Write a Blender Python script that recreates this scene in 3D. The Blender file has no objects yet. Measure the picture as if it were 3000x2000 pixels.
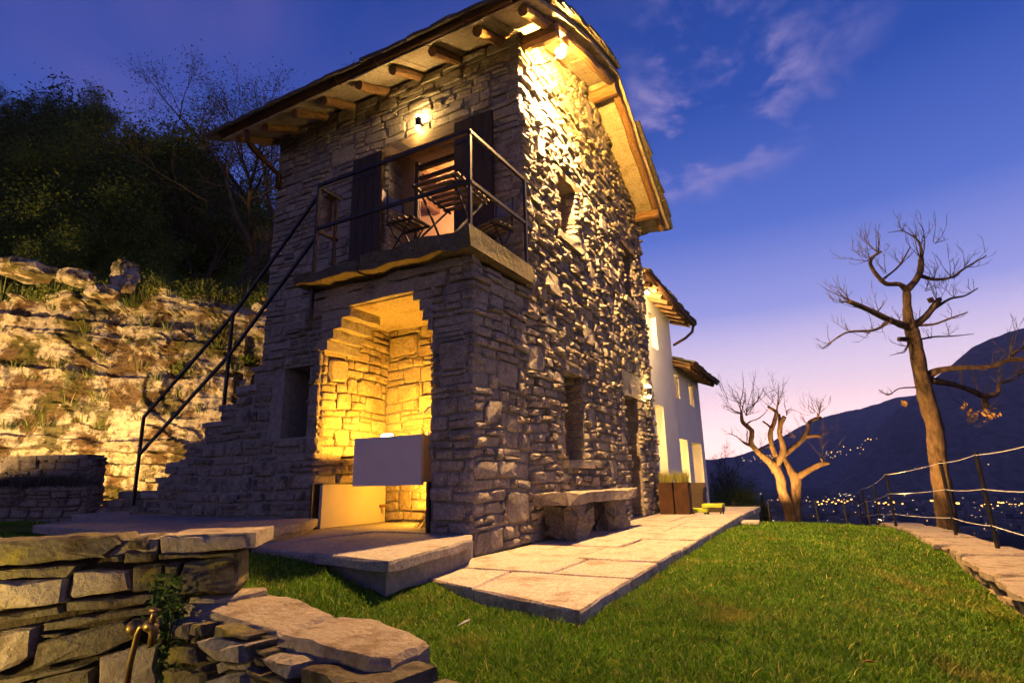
import bpy, math, random, numpy as np
from mathutils import Vector, Matrix, noise as mnoise
R = math.radians
random.seed(7)
SC = bpy.context.scene
COL = SC.collection

# ------------------------------------------------------------------ camera
CAM = np.array([2.98, -5.85, .68])
FPX = 1657.2945                      # focal length in photo pixels (3000 wide)
MW = np.array([[0.87721104, -0.13227786, -0.46152286],
               [0.47962682, 0.19855519, 0.85471279],
               [-0.02142181, -0.97112224, 0.23761881]])
cd = bpy.data.cameras.new('camera'); cam = bpy.data.objects.new('camera', cd); COL.objects.link(cam)
cd.sensor_width = 36; cd.lens = 36 * FPX / 3000; cd.clip_end = 30000; cd.clip_start = .05
rt, up, fw = MW[:, 0], -MW[:, 1], MW[:, 2]
mm = Matrix(((rt[0], up[0], -fw[0], CAM[0]), (rt[1], up[1], -fw[1], CAM[1]), (rt[2], up[2], -fw[2], CAM[2]), (0, 0, 0, 1)))
cam.matrix_world = mm
SC.camera = cam

# photo pixel (2352-wide view) -> point on a plane / at a depth
DS = 3000 / 2352
def ray(u, v):
    d = MW @ np.array([u * DS - 1500, v * DS - 1000, FPX]); return d / np.linalg.norm(d)
def PX(u, v, x): r = ray(u, v); return CAM + r * ((x - CAM[0]) / r[0])
def PY(u, v, y): r = ray(u, v); return CAM + r * ((y - CAM[1]) / r[1])
def PZ(u, v, z): r = ray(u, v); return CAM + r * ((z - CAM[2]) / r[2])
def PD(u, v, d): r = ray(u, v); return CAM + r * (d / (r @ fw))

# ------------------------------------------------------------------ view / world
SC.view_settings.view_transform = 'Standard'; SC.view_settings.look = 'None'
SC.view_settings.exposure = 0; SC.view_settings.gamma = 1
SC.render.engine = 'CYCLES'
SC.cycles.use_denoising = True
SC.cycles.max_bounces = 6; SC.cycles.diffuse_bounces = 3; SC.cycles.glossy_bounces = 2
SC.cycles.transparent_max_bounces = 8; SC.cycles.volume_bounces = 0
SC.cycles.sample_clamp_indirect = 6; SC.cycles.caustics_reflective = False; SC.cycles.caustics_refractive = False
W = bpy.data.worlds.new('World'); SC.world = W; W.use_nodes = True
def build_world():
    nt = W.node_tree; N = nt.nodes; L = nt.links; N.clear()
    out = N.new('ShaderNodeOutputWorld'); bg = N.new('ShaderNodeBackground'); L.new(bg.outputs[0], out.inputs[0])
    tc = N.new('ShaderNodeTexCoord'); sep = N.new('ShaderNodeSeparateXYZ'); L.new(tc.outputs['Generated'], sep.inputs[0])
    def math_(op, a, b=None, clamp=False):
        n = N.new('ShaderNodeMath'); n.operation = op; n.use_clamp = clamp
        for i, x in enumerate((a, b)):
            if x is None: continue
            if isinstance(x, (int, float)): n.inputs[i].default_value = x
            else: L.new(x, n.inputs[i])
        return n.outputs[0]
    def dot(v):
        n = N.new('ShaderNodeVectorMath'); n.operation = 'DOT_PRODUCT'; L.new(tc.outputs['Generated'], n.inputs[0])
        n.inputs[1].default_value = v; return n.outputs['Value']
    def mix(f, a, b, mode='MIX'):
        n = N.new('ShaderNodeMix'); n.data_type = 'RGBA'; n.blend_type = mode
        if isinstance(f, (int, float)): n.inputs[0].default_value = f
        else: L.new(f, n.inputs[0])
        for i, x in ((6, a), (7, b)):
            if isinstance(x, tuple): n.inputs[i].default_value = (*x, 1)
            else: L.new(x, n.inputs[i])
        return n.outputs[2]
    def ramp(f, stops):
        n = N.new('ShaderNodeValToRGB'); L.new(f, n.inputs[0]); e = n.color_ramp.elements
        while len(e) < len(stops): e.new(.5)
        for k, (p, c) in enumerate(stops): e[k].position = p; e[k].color = (*c, 1)
        return n.outputs[0]
    z = sep.outputs['Z']
    warm = ramp(z, [(0, (3.0, 1.75, 1.5)), (.07, (2.3, 1.5, 1.45)), (.15, (1.25, .98, 1.2)), (.26, (.40, .42, .95)), (.39, (.105, .19, .70)), (.56, (.022, .085, .45)), (.75, (.008, .050, .31)), (1, (.004, .035, .24))])
    cool = ramp(z, [(0, (1.0, .62, .58)), (.09, (.85, .60, .62)), (.2, (.40, .34, .60)), (.45, (.04, .075, .38)), (.7, (.012, .045, .27)), (1, (.004, .035, .24))])
    az = math_('MULTIPLY_ADD', dot((.10, .995, 0)), .75); az.node.inputs[2].default_value = .35; az.node.use_clamp = True
    sky = mix(az, cool, warm)
    # thin cirrus in the last light
    den = math_('ADD', math_('MAXIMUM', z, 0.0), .12)
    cv = N.new('ShaderNodeCombineXYZ'); L.new(math_('DIVIDE', sep.outputs['X'], den), cv.inputs[0]); L.new(math_('DIVIDE', sep.outputs['Y'], den), cv.inputs[1])
    def nz(scale, det, rough, dist=0, off=(0, 0, 0), sc=(1, 1, 1), rot=0):
        mp = N.new('ShaderNodeMapping'); L.new(cv.outputs[0], mp.inputs[0]); mp.inputs['Location'].default_value = off; mp.inputs['Scale'].default_value = sc; mp.inputs['Rotation'].default_value = (0, 0, rot)
        t = N.new('ShaderNodeTexNoise'); L.new(mp.outputs[0], t.inputs[0]); t.inputs['Scale'].default_value = scale; t.inputs['Detail'].default_value = det; t.inputs['Roughness'].default_value = rough; t.inputs['Distortion'].default_value = dist
        return t.outputs[0]
    def sstep(x, a, b):
        n = N.new('ShaderNodeMapRange'); n.interpolation_type = 'SMOOTHSTEP'; L.new(x, n.inputs[0]); n.inputs[1].default_value = a; n.inputs[2].default_value = b; return n.outputs[0]
    d1 = ray(1650, 205); d2 = ray(700, 60); d3 = ray(1540, 330); d4 = ray(1700, 60)
    m1 = math_('MAXIMUM', sstep(dot(tuple(d1)), .985, .9985), sstep(dot(tuple(d3)), .992, .9995))
    m1 = math_('MAXIMUM', m1, math_('MULTIPLY', sstep(dot(tuple(d4)), .975, .999), .5))
    c1 = math_('MULTIPLY', sstep(nz(5.5, 7, .58, .25, (1.3, 4.2, 0)), .44, .72), m1)
    m2 = sstep(dot(tuple(d2)), .86, .99)
    c2 = math_('MULTIPLY', sstep(nz(1.5, 5, .5, .2, (3.1, 1.2, 0), (1, 1, 1)), .38, .75), math_('MULTIPLY', m2, .75))
    sky = mix(math_('MULTIPLY', c2, .85), sky, (.17, .13, .44))
    sky = mix(math_('MULTIPLY', c1, .85), sky, (.42, .34, .68))
    # only a trace of sky texture added; colour ramps above paint the dusk sky
    st = N.new('ShaderNodeTexSky'); st.sky_type = 'NISHITA'; st.sun_disc = False; st.sun_elevation = R(0.5); st.sun_rotation = R(5)
    add = mix(.004, sky, st.outputs[0], 'ADD')
    L.new(add, bg.inputs[0]); bg.inputs[1].default_value = 1.0
build_world()

# ------------------------------------------------------------------ materials
def newmat(name):
    m = bpy.data.materials.new(name); m.use_nodes = True
    nt = m.node_tree; b = nt.nodes['Principled BSDF']; return m, nt, b
class NB:
    """small node helper for one material"""
    def __init__(s, name):
        s.m, s.nt, s.b = newmat(name); s.N = s.nt.nodes; s.L = s.nt.links
        g = s.N.new('ShaderNodeNewGeometry'); s.pos = g.outputs['Position']; s.isl = g.outputs['Random Per Island']; s.nrm = g.outputs['Normal']
    def coords(s, sc=(1, 1, 1), src=None):
        mp = s.N.new('ShaderNodeMapping'); s.L.new(src or s.pos, mp.inputs[0]); mp.inputs['Scale'].default_value = sc; return mp.outputs[0]
    def noise(s, scale, det=5, rough=.6, sc=(1, 1, 1), dist=0):
        t = s.N.new('ShaderNodeTexNoise'); s.L.new(s.coords(sc), t.inputs[0])
        t.inputs['Scale'].default_value = scale; t.inputs['Detail'].default_value = det; t.inputs['Roughness'].default_value = rough; t.inputs['Distortion'].default_value = dist
        return t.outputs[0]
    def ramp(s, f, stops, interp='LINEAR'):
        n = s.N.new('ShaderNodeValToRGB'); s.L.new(f, n.inputs[0]); e = n.color_ramp.elements; n.color_ramp.interpolation = interp
        while len(e) < len(stops): e.new(.5)
        for k, (p, c) in enumerate(stops): e[k].position = p; e[k].color = (*c, 1) if len(c) == 3 else c
        return n.outputs[0]
    def mix(s, f, a, b, mode='MIX'):
        n = s.N.new('ShaderNodeMix'); n.data_type = 'RGBA'; n.blend_type = mode
        if isinstance(f, (int, float)): n.inputs[0].default_value = f
        else: s.L.new(f, n.inputs[0])
        for i, x in ((6, a), (7, b)):
            if isinstance(x, tuple): n.inputs[i].default_value = (*x, 1)
            else: s.L.new(x, n.inputs[i])
        return n.outputs[2]
    def step(s, x, a, b):
        n = s.N.new('ShaderNodeMapRange'); n.interpolation_type = 'SMOOTHSTEP'; s.L.new(x, n.inputs[0]); n.inputs[1].default_value = a; n.inputs[2].default_value = b; return n.outputs[0]
    def math(s, op, a, b):
        n = s.N.new('ShaderNodeMath'); n.operation = op
        for i, x in enumerate((a, b)):
            if isinstance(x, (int, float)): n.inputs[i].default_value = x
            else: s.L.new(x, n.inputs[i])
        return n.outputs[0]
    def bump(s, h, strength, dist=.02, prev=None):
        n = s.N.new('ShaderNodeBump'); s.L.new(h, n.inputs['Height']); n.inputs['Strength'].default_value = strength; n.inputs['Distance'].default_value = dist
        if prev is not None: s.L.new(prev, n.inputs['Normal'])
        return n.outputs[0]
    def done(s, col, rough=.85, nrm=None, metal=0, spec=.3):
        if isinstance(col, tuple): s.b.inputs['Base Color'].default_value = (*col, 1)
        else: s.L.new(col, s.b.inputs['Base Color'])
        if isinstance(rough, (int, float)): s.b.inputs['Roughness'].default_value = rough
        else: s.L.new(rough, s.b.inputs['Roughness'])
        s.b.inputs['Metallic'].default_value = metal; s.b.inputs['Specular IOR Level'].default_value = spec
        if nrm is not None: s.L.new(nrm, s.b.inputs['Normal'])
        return s.m
MAT = {}
def stone(name, pal, stain=(.10, .075, .05), stain_amt=.5, light=(.5, .46, .4), light_amt=.35, moss=None, bump=1.0, strata=0, bs=3.2, grit=.75):
    n = NB(name)
    base = n.ramp(n.isl, [(i / (len(pal) - 1), c) for i, c in enumerate(pal)])
    big = n.noise(bs, 6, .65); mid = n.noise(11, 6, .7); fine = n.noise(60, 4, .7)
    c = n.mix(n.math('MULTIPLY', n.step(big, .48, .66), stain_amt), base, stain)
    c = n.mix(n.math('MULTIPLY', n.step(mid, .55, .72), light_amt), c, light)
    c = n.mix(grit, c, n.ramp(fine, [(.3, (.38, .38, .38)), (.7, (1.35, 1.35, 1.35))]), 'MULTIPLY')
    c = n.mix(grit * .66, c, n.ramp(n.noise(26, 5, .75), [(.35, (.45, .43, .42)), (.65, (1.3, 1.3, 1.3))]), 'MULTIPLY')
    if moss: c = n.mix(n.math('MULTIPLY', n.step(n.noise(5.5, 7, .7), .53, .63), moss[1]), c, moss[0])
    h = n.mix(.5, n.noise(18, 8, .72), n.noise(7 if not strata else 3, 6, .6, (1, 1, 1) if not strata else (1, 1, strata)))
    return n.done(c, .9, n.bump(h, min(1, bump), .035 * max(1, bump) * 1.6), spec=.2)
GREY = [(.22, .195, .165), (.33, .29, .24), (.26, .235, .21), (.39, .34, .27), (.29, .265, .24), (.36, .32, .275), (.20, .185, .17), (.43, .375, .30), (.31, .27, .215)]
MAT['stone'] = stone('rubble_stone', GREY)
MAT['stone_dark'] = stone('weathered_shaded_stone', [tuple(v * .8 for v in c) for c in GREY], stain=(.05, .04, .03), stain_amt=.75)  # dark from black stains, and partly from stair-front shade put into its colour
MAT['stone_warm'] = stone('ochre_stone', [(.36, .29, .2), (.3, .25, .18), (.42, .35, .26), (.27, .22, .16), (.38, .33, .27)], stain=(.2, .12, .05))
MAT['stone_moss'] = stone('mossy_wall_stone', [(.17, .15, .10), (.22, .19, .13), (.13, .115, .08), (.26, .23, .17)], stain=(.05, .035, .02), stain_amt=.85, light=(.42, .38, .26), moss=((.22, .20, .03), .75), bump=1.4, bs=8, grit=.45)
MAT['cap'] = stone('capping_stone', [(.40, .34, .28), (.36, .31, .25), (.43, .37, .31)], stain=(.16, .11, .07), stain_amt=.7, light=(.55, .48, .40), bump=1.4, bs=8, grit=.4)
MAT['slab'] = stone('paving_slab', [(.46, .40, .37), (.36, .32, .30), (.52, .45, .41), (.42, .37, .35), (.33, .30, .29), (.48, .41, .37)], stain=(.20, .16, .115), stain_amt=.75, light=(.62, .56, .47), light_amt=.55, bump=.6)
MAT['slab_grey'] = stone('grey_paving_slab', [(.34, .31, .30), (.28, .26, .25), (.38, .35, .33)], stain=(.16, .13, .11), bump=.5)
MAT['balcony'] = stone('mossy_balcony_slab', [(.10, .085, .06), (.14, .12, .09)], stain=(.04, .03, .02), moss=((.10, .11, .03), .7), bump=1)
def rockm():
    n = NB('limestone_cliff')
    band = n.noise(1.1, 5, .6, (.7, .7, 4.5)); pat = n.noise(1.5, 8, .68, dist=.4); fine = n.noise(14, 8, .75); mo = n.noise(1.1, 7, .72)
    c = n.ramp(band, [(.3, (.30, .25, .19)), (.5, (.56, .51, .44)), (.7, (.44, .37, .28))])
    c = n.mix(n.math('MULTIPLY', n.step(pat, .47, .56), .9), c, (.11, .06, .024))
    c = n.mix(n.math('MULTIPLY', n.step(mo, .50, .58), .85), c, (.08, .08, .02))
    c = n.mix(n.math('MULTIPLY', n.step(n.noise(4.5, 8, .75), .54, .60), .8), c, (.05, .035, .02))
    c = n.mix(.7, c, n.ramp(fine, [(.3, (.4, .4, .4)), (.7, (1.25, 1.25, 1.25))]), 'MULTIPLY')
    h = n.mix(.5, fine, n.noise(3, 7, .65, (1, 1, 5)))
    return n.done(c, .92, n.bump(h, 1.0, .09), spec=.15)
MAT['rock'] = rockm()
def simple(name, c1, c2, scale=8, rough=.7, bump=.3, dist=.01, sc=(1, 1, 1), metal=0, spec=.3, det=5, isl=.0):
    n = NB(name); f = n.noise(scale, det, .6, sc)
    c = n.ramp(f, [(.3, c1), (.7, c2)])
    if isl: c = n.mix(isl, c, n.ramp(n.isl, [(0, (.55, .55, .55)), (1, (1.4, 1.4, 1.4))]), 'MULTIPLY')
    return n.done(c, rough, n.bump(n.noise(scale * 4, 5, .65, sc), bump, dist), metal, spec)
MAT['mortar'] = simple('lime_mortar', (.16, .15, .14), (.28, .26, .24), 14, .95, .8, .02)
MAT['mortar_dark'] = simple('dirty_mortar', (.11, .10, .095), (.2, .18, .165), 14, .95, .8, .02)
MAT['earth'] = simple('dark_earth', (.02, .016, .01), (.05, .04, .025), 8, .95, .8, .03)
MAT['plaster'] = simple('white_plaster', (.66, .63, .58), (.74, .71, .66), 2.2, .9, .12, .004)
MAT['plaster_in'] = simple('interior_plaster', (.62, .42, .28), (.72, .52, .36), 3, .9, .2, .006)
MAT['wood'] = simple('old_timber', (.13, .07, .03), (.29, .175, .085), 5, .8, .6, .012, (1, 7, 7), isl=.25)
MAT['wood_y'] = simple('old_timber_rafters', (.13, .07, .03), (.29, .175, .085), 5, .8, .6, .012, (7, 1, 7), isl=.25)
MAT['wood_dark'] = simple('dark_shutter_wood', (.018, .011, .008), (.045, .028, .018), 6, .65, .4, .006, (6, 6, .7))
MAT['lintel'] = simple('lintel_wood', (.14, .10, .06), (.3, .22, .14), 6, .85, .8, .012, (1.5, 1.5, 9))
MAT['soffit'] = stone('soffit_slab', [(.42, .36, .28), (.5, .44, .35), (.36, .31, .24)], stain=(.2, .14, .08), bump=.5)
MAT['slate'] = stone('roof_slate', [(.13, .12, .11), (.19, .175, .16), (.1, .095, .09), (.23, .21, .18)], stain=(.07, .06, .045), moss=((.09, .09, .035), .5), bump=.6)
MAT['copper'] = simple('aged_copper', (.045, .022, .013), (.09, .045, .025), 5, .5, .1, .003, metal=.6)
MAT['iron'] = simple('dark_iron', (.02, .02, .024), (.045, .042, .045), 12, .45, .15, .002, metal=.7)
MAT['steel'] = simple('galvanised_post', (.05, .045, .042), (.10, .09, .085), 12, .5, .1, .002, metal=.5)
MAT['cable'] = simple('steel_cable', (.7, .7, .7), (.8, .8, .8), 20, .35, .1, .001, metal=.2)
MAT['corten'] = simple('corten_steel', (.03, .012, .006), (.075, .032, .014), 6, .8, .3, .004)
MAT['concrete'] = simple('pale_concrete', (.56, .50, .46), (.64, .57, .53), 3, .75, .1, .003)
MAT['conc_warm'] = simple('warm_concrete', (.38, .33, .26), (.46, .40, .32), 3, .75, .15, .003)
MAT['brass'] = simple('old_brass', (.20, .13, .05), (.34, .24, .10), 14, .42, .2, .002, metal=.85)
MAT['chrome'] = simple('chrome', (.6, .58, .55), (.7, .68, .65), 10, .2, .0, .001, metal=1)
MAT['twig'] = simple('broom_twigs', (.12, .075, .035), (.24, .16, .08), 9, .9, .3, .004)
MAT['slat'] = simple('table_slats', (.09, .065, .045), (.16, .12, .08), 8, .6, .2, .003)
MAT['backrest'] = simple('blue_grey_backrest', (.10, .10, .15), (.14, .14, .2), 8, .6, .1, .002)
MAT['wicker'] = simple('brown_wicker', (.035, .024, .016), (.075, .05, .032), 60, .7, .8, .006)
MAT['lime'] = simple('lime_cushion', (.38, .46, .04), (.44, .54, .06), 8, .85, .15, .003)
MAT['bark'] = simple('grey_bark', (.022, .014, .010), (.17, .11, .068), 12, .9, 1.0, .07, (1, 1, .3))
MAT['bark_dark'] = simple('dark_bark', (.03, .024, .017), (.07, .055, .04), 6, .9, .8, .02, (1, 1, .4))
MAT['black'] = simple('black_plastic', (.012, .012, .012), (.02, .02, .02), 10, .4, .05, .001)
MAT['white'] = simple('feather_white', (.7, .7, .7), (.8, .8, .8), 10, .8, .05, .001)
MAT['dead'] = simple('dead_leaf', (.28, .09, .02), (.4, .16, .04), 30, .8, .1, .001)
MAT['doorwood'] = simple('larch_door_frame', (.22, .12, .05), (.36, .21, .09), 5, .6, .3, .004, (5, 5, .6))
def leafm(name, c1, c2, c3=None, trans=.25, dry=None):
    n = NB(name)
    c = n.ramp(n.isl, [(0, c1), (.6, c2), (1, c3 or c2)])
    if dry: c = n.mix(n.math('MULTIPLY', n.step(n.noise(1.6, 6, .7), .52, .68), .7), c, dry); c = n.mix(n.step(n.isl, .965, .97), c, (.45, .40, .12)); c = n.mix(.55, c, n.ramp(n.noise(5, 5, .7), [(.32, (.35, .38, .3)), (.68, (1.5, 1.4, 1.2))]), 'MULTIPLY')
    c = n.mix(.5, c, n.ramp(n.noise(.8, 3, .6), [(.3, (.55, .55, .55)), (.7, (1.35, 1.35, 1.35))]), 'MULTIPLY')
    n.done(c, .7, spec=.2)
    t = n.N.new('ShaderNodeBsdfTranslucent'); n.L.new(c, t.inputs[0]); mx = n.N.new('ShaderNodeMixShader'); mx.inputs[0].default_value = trans
    n.L.new(n.b.outputs[0], mx.inputs[1]); n.L.new(t.outputs[0], mx.inputs[2]); n.L.new(mx.outputs[0], n.N['Material Output'].inputs[0]); return n.m
MAT['grass'] = leafm('lawn_blades', (.05, .15, .006), (.10, .23, .010), (.22, .30, .03), dry=(.22, .19, .04))
MAT['leaf'] = leafm('spring_leaves', (.05, .09, .012), (.09, .13, .018), (.12, .15, .025))
MAT['leaf_dark'] = leafm('dark_leaves', (.035, .06, .012), (.06, .085, .016), (.08, .10, .024))
MAT['leaf_bud'] = leafm('brown_green_buds', (.03, .035, .015), (.05, .055, .022), (.07, .06, .03))
MAT['herb'] = leafm('herb_leaves', (.06, .09, .02), (.12, .15, .03), (.22, .24, .07))
MAT['ivy'] = leafm('ivy_leaves', (.012, .035, .008), (.03, .07, .014), (.06, .10, .02))
MAT['lavender'] = leafm('lavender_leaves', (.05, .06, .03), (.08, .09, .045), (.16, .12, .20))
MAT['ornagrass'] = leafm('ornamental_grass', (.22, .24, .05), (.34, .33, .08), (.45, .42, .12))
MAT['dryleaf'] = leafm('withered_leaves', (.30, .16, .06), (.45, .27, .10), (.5, .33, .14))
def groundm():
    n = NB('lawn_soil'); a = n.noise(2.2, 6, .65); f = n.noise(70, 4, .7)
    c = n.ramp(a, [(.35, (.04, .09, .008)), (.55, (.07, .13, .012)), (.72, (.14, .13, .03))])
    c = n.mix(.7, c, n.ramp(f, [(.3, (.4, .4, .4)), (.7, (1.4, 1.4, 1.4))]), 'MULTIPLY')
    return n.done(c, .95, n.bump(f, 1, .03), spec=.1)
MAT['lawn'] = groundm()
def forestm(name, c1, c2, s):
    n = NB(name); a = n.noise(s, 8, .75); b = n.noise(s * .12, 5, .6)
    c = n.mix(.7, n.ramp(a, [(.35, c1), (.65, c2)]), n.ramp(b, [(.3, (.5, .5, .5)), (.7, (1.3, 1.3, 1.3))]), 'MULTIPLY')
    return n.done(c, 1, n.bump(a, 1, 1.2 / s), spec=0)
MAT['forest_far'] = forestm('far_wooded_slope', (.03, .03, .035), (.19, .17, .16), .03)
MAT['forest_near'] = forestm('wooded_hillside', (.03, .04, .012), (.08, .09, .03), .9)
MAT['valley'] = forestm('valley_fields', (.015, .02, .018), (.045, .05, .04), .02)
MAT['house_far'] = simple('far_house_walls', (.05, .05, .055), (.12, .115, .115), .05, .9, 0, .01, isl=.5)
def emis(name, col, st):
    m = bpy.data.materials.new(name); m.use_nodes = True; nt = m.node_tree; nt.nodes.clear()
    o = nt.nodes.new('ShaderNodeOutputMaterial'); e = nt.nodes.new('ShaderNodeEmission'); e.inputs[0].default_value = (*col, 1); e.inputs[1].default_value = st
    nt.links.new(e.outputs[0], o.inputs[0]); return m
MAT['bulb_soft'] = emis('lit_lamp_glass', (1, .80, .42), 14)
MAT['town_warm'] = emis('town_lamp_warm', (1, .46, .10), 6)
MAT['town_white'] = emis('town_lamp_white', (1, .72, .36), 2.6)
def glassm():
    m = bpy.data.materials.new('window_glass'); m.use_nodes = True; nt = m.node_tree; nt.nodes.clear()
    o = nt.nodes.new('ShaderNodeOutputMaterial'); t = nt.nodes.new('ShaderNodeBsdfTransparent'); t.inputs[0].default_value = (.75, .75, .75, 1)
    g = nt.nodes.new('ShaderNodeBsdfGlossy'); g.inputs['Roughness'].default_value = .02; f = nt.nodes.new('ShaderNodeFresnel'); f.inputs[0].default_value = 1.5
    mx = nt.nodes.new('ShaderNodeMixShader'); nt.links.new(f.outputs[0], mx.inputs[0]); nt.links.new(t.outputs[0], mx.inputs[1]); nt.links.new(g.outputs[0], mx.inputs[2]); nt.links.new(mx.outputs[0], o.inputs[0]); return m
MAT['glass'] = glassm()

# ------------------------------------------------------------------ mesh helpers
V3 = lambda *a: np.array(a, float)
class MB:
    def __init__(s): s.v = []; s.f = []
    def add(s, vs, fs):
        o = len(s.v); s.v += [tuple(map(float, p)) for p in vs]; s.f += [tuple(i + o for i in f) for f in fs]; return s
    def box(s, a, b):
        x0, y0, z0 = a; x1, y1, z1 = b
        return s.add([(x0, y0, z0), (x1, y0, z0), (x1, y1, z0), (x0, y1, z0), (x0, y0, z1), (x1, y0, z1), (x1, y1, z1), (x0, y1, z1)],
                     [(0, 3, 2, 1), (4, 5, 6, 7), (0, 1, 5, 4), (1, 2, 6, 5), (2, 3, 7, 6), (3, 0, 4, 7)])
    def bar(s, p, q, w, h=None, upv=(0, 0, 1)):
        """square bar from p to q"""
        p = np.array(p, float); q = np.array(q, float); d = q - p; d /= np.linalg.norm(d)
        a = np.cross(d, upv); 
        if np.linalg.norm(a) < 1e-4: a = np.cross(d, (1, 0, 0))
        a /= np.linalg.norm(a); b = np.cross(a, d); h = h or w
        vs = [c + a * sx * w / 2 + b * sy * h / 2 for c in (p, q) for sx, sy in ((-1, -1), (1, -1), (1, 1), (-1, 1))]
        return s.add(vs, [(0, 1, 2, 3), (7, 6, 5, 4), (0, 4, 5, 1), (1, 5, 6, 2), (2, 6, 7, 3), (3, 7, 4, 0)])
    def tube(s, pts, rad, n=8, cap=True, jit=0, rng=None):
        pts = [np.array(p, float) for p in pts]; k = len(pts)
        if not hasattr(rad, '__len__'): rad = [rad] * k
        o = len(s.v); a = None
        for i, p in enumerate(pts):
            d = pts[min(i + 1, k - 1)] - pts[max(i - 1, 0)]; d = d / (np.linalg.norm(d) + 1e-9)
            if a is None:
                a = np.cross(d, (0, 0, 1)) if abs(d[2]) < .9 else np.cross(d, (1, 0, 0))
            a = a - d * (a @ d); a /= np.linalg.norm(a) + 1e-9; b = np.cross(d, a)
            for j in range(n):
                t = 2 * math.pi * j / n; r = rad[i] * (1 + (rng.uniform(-jit, jit) if jit else 0))
                s.v.append(tuple(p + (a * math.cos(t) + b * math.sin(t)) * r))
        for i in range(k - 1):
            for j in range(n):
                s.f.append((o + i * n + j, o + i * n + (j + 1) % n, o + (i + 1) * n + (j + 1) % n, o + (i + 1) * n + j))
        if cap: s.f.append(tuple(o + j for j in range(n))[::-1]); s.f.append(tuple(o + (k - 1) * n + j for j in range(n)))
        return s
    def prism(s, pts, z0, z1):
        n = len(pts); vs = [(x, y, z0) for x, y in pts] + [(x, y, z1) for x, y in pts]
        return s.add(vs, [tuple(range(n))[::-1], tuple(range(n, 2 * n))] + [(i, (i + 1) % n, n + (i + 1) % n, n + i) for i in range(n)])
ORG = {}
def setp(o, **k):
    for a, b in k.items():
        if b is not None: o[a] = b
    return o
def thing(name, label, cat, loc=(0, 0, 0), group=None):
    o = bpy.data.objects.new(name, None); COL.objects.link(o); o.location = loc; o.empty_display_size = .1
    ORG[o.name] = np.array(loc, float); return setp(o, label=label, category=cat, group=group)
def mesh_of(name, mb, m, smooth=False):
    me = bpy.data.meshes.new(name); me.from_pydata(mb.v, [], mb.f); me.materials.append(MAT[m] if isinstance(m, str) else m)
    if smooth: me.polygons.foreach_set('use_smooth', [True] * len(me.polygons))
    me.update(); return me
def part(name, mb, m, parent=None, smooth=False, own=False, **k):
    """mesh given in world coordinates, linked under its parent"""
    if own or parent is None:
        c = np.mean(np.array(mb.v), axis=0)
        if parent is None: c[2] = min(p[2] for p in mb.v)
    else: c = ORG[parent.name]
    q = MB(); q.v = [(x - c[0], y - c[1], z - c[2]) for x, y, z in mb.v]; q.f = mb.f
    o = bpy.data.objects.new(name, mesh_of(name, q, m, smooth)); COL.objects.link(o); ORG[o.name] = np.array(c)
    if parent is not None: o.parent = parent; o.location = tuple(c - ORG[parent.name])
    else: o.location = tuple(c)
    return setp(o, **k)
def struct(name, mb, m, smooth=False, **k): return part(name, mb, m, None, smooth, kind='structure', **k)
def light(parent, loc, power, col=(1, .58, .16), rad=.05, kind='POINT', tgt=None, cone=120, blend=.6):
    d = bpy.data.lights.new('lamp_light', kind); d.energy = power; d.color = col; d.shadow_soft_size = rad
    o = bpy.data.objects.new('lamp_light', d); COL.objects.link(o)
    if kind == 'SPOT': d.spot_size = R(cone); d.spot_blend = blend
    o.parent = parent; o.location = tuple(np.array(loc) - ORG[parent.name])
    if tgt is not None:
        o.rotation_euler = (Vector(tgt) - Vector(loc)).to_track_quat('-Z', 'Y').to_euler()
    return o
def grid_obj(fn, us, vs, flip=False):
    mb = MB(); nu, nv = len(us), len(vs); mb.v = [tuple(fn(u, v)) for v in vs for u in us]
    for j in range(nv - 1):
        for i in range(nu - 1):
            q = (j * nu + i, j * nu + i + 1, (j + 1) * nu + i + 1, (j + 1) * nu + i); mb.f.append(q[::-1] if flip else q)
    return mb
def fnz(x, y=0, z=0): return mnoise.noise((x, y, z))
def fbm(x, y=0, z=0, o=4): return mnoise.fractal((x, y, z), .9, 2.1, o)
def sst(a, b, x): t = min(1, max(0, (x - a) / (b - a))); return t * t * (3 - 2 * t)

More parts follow.
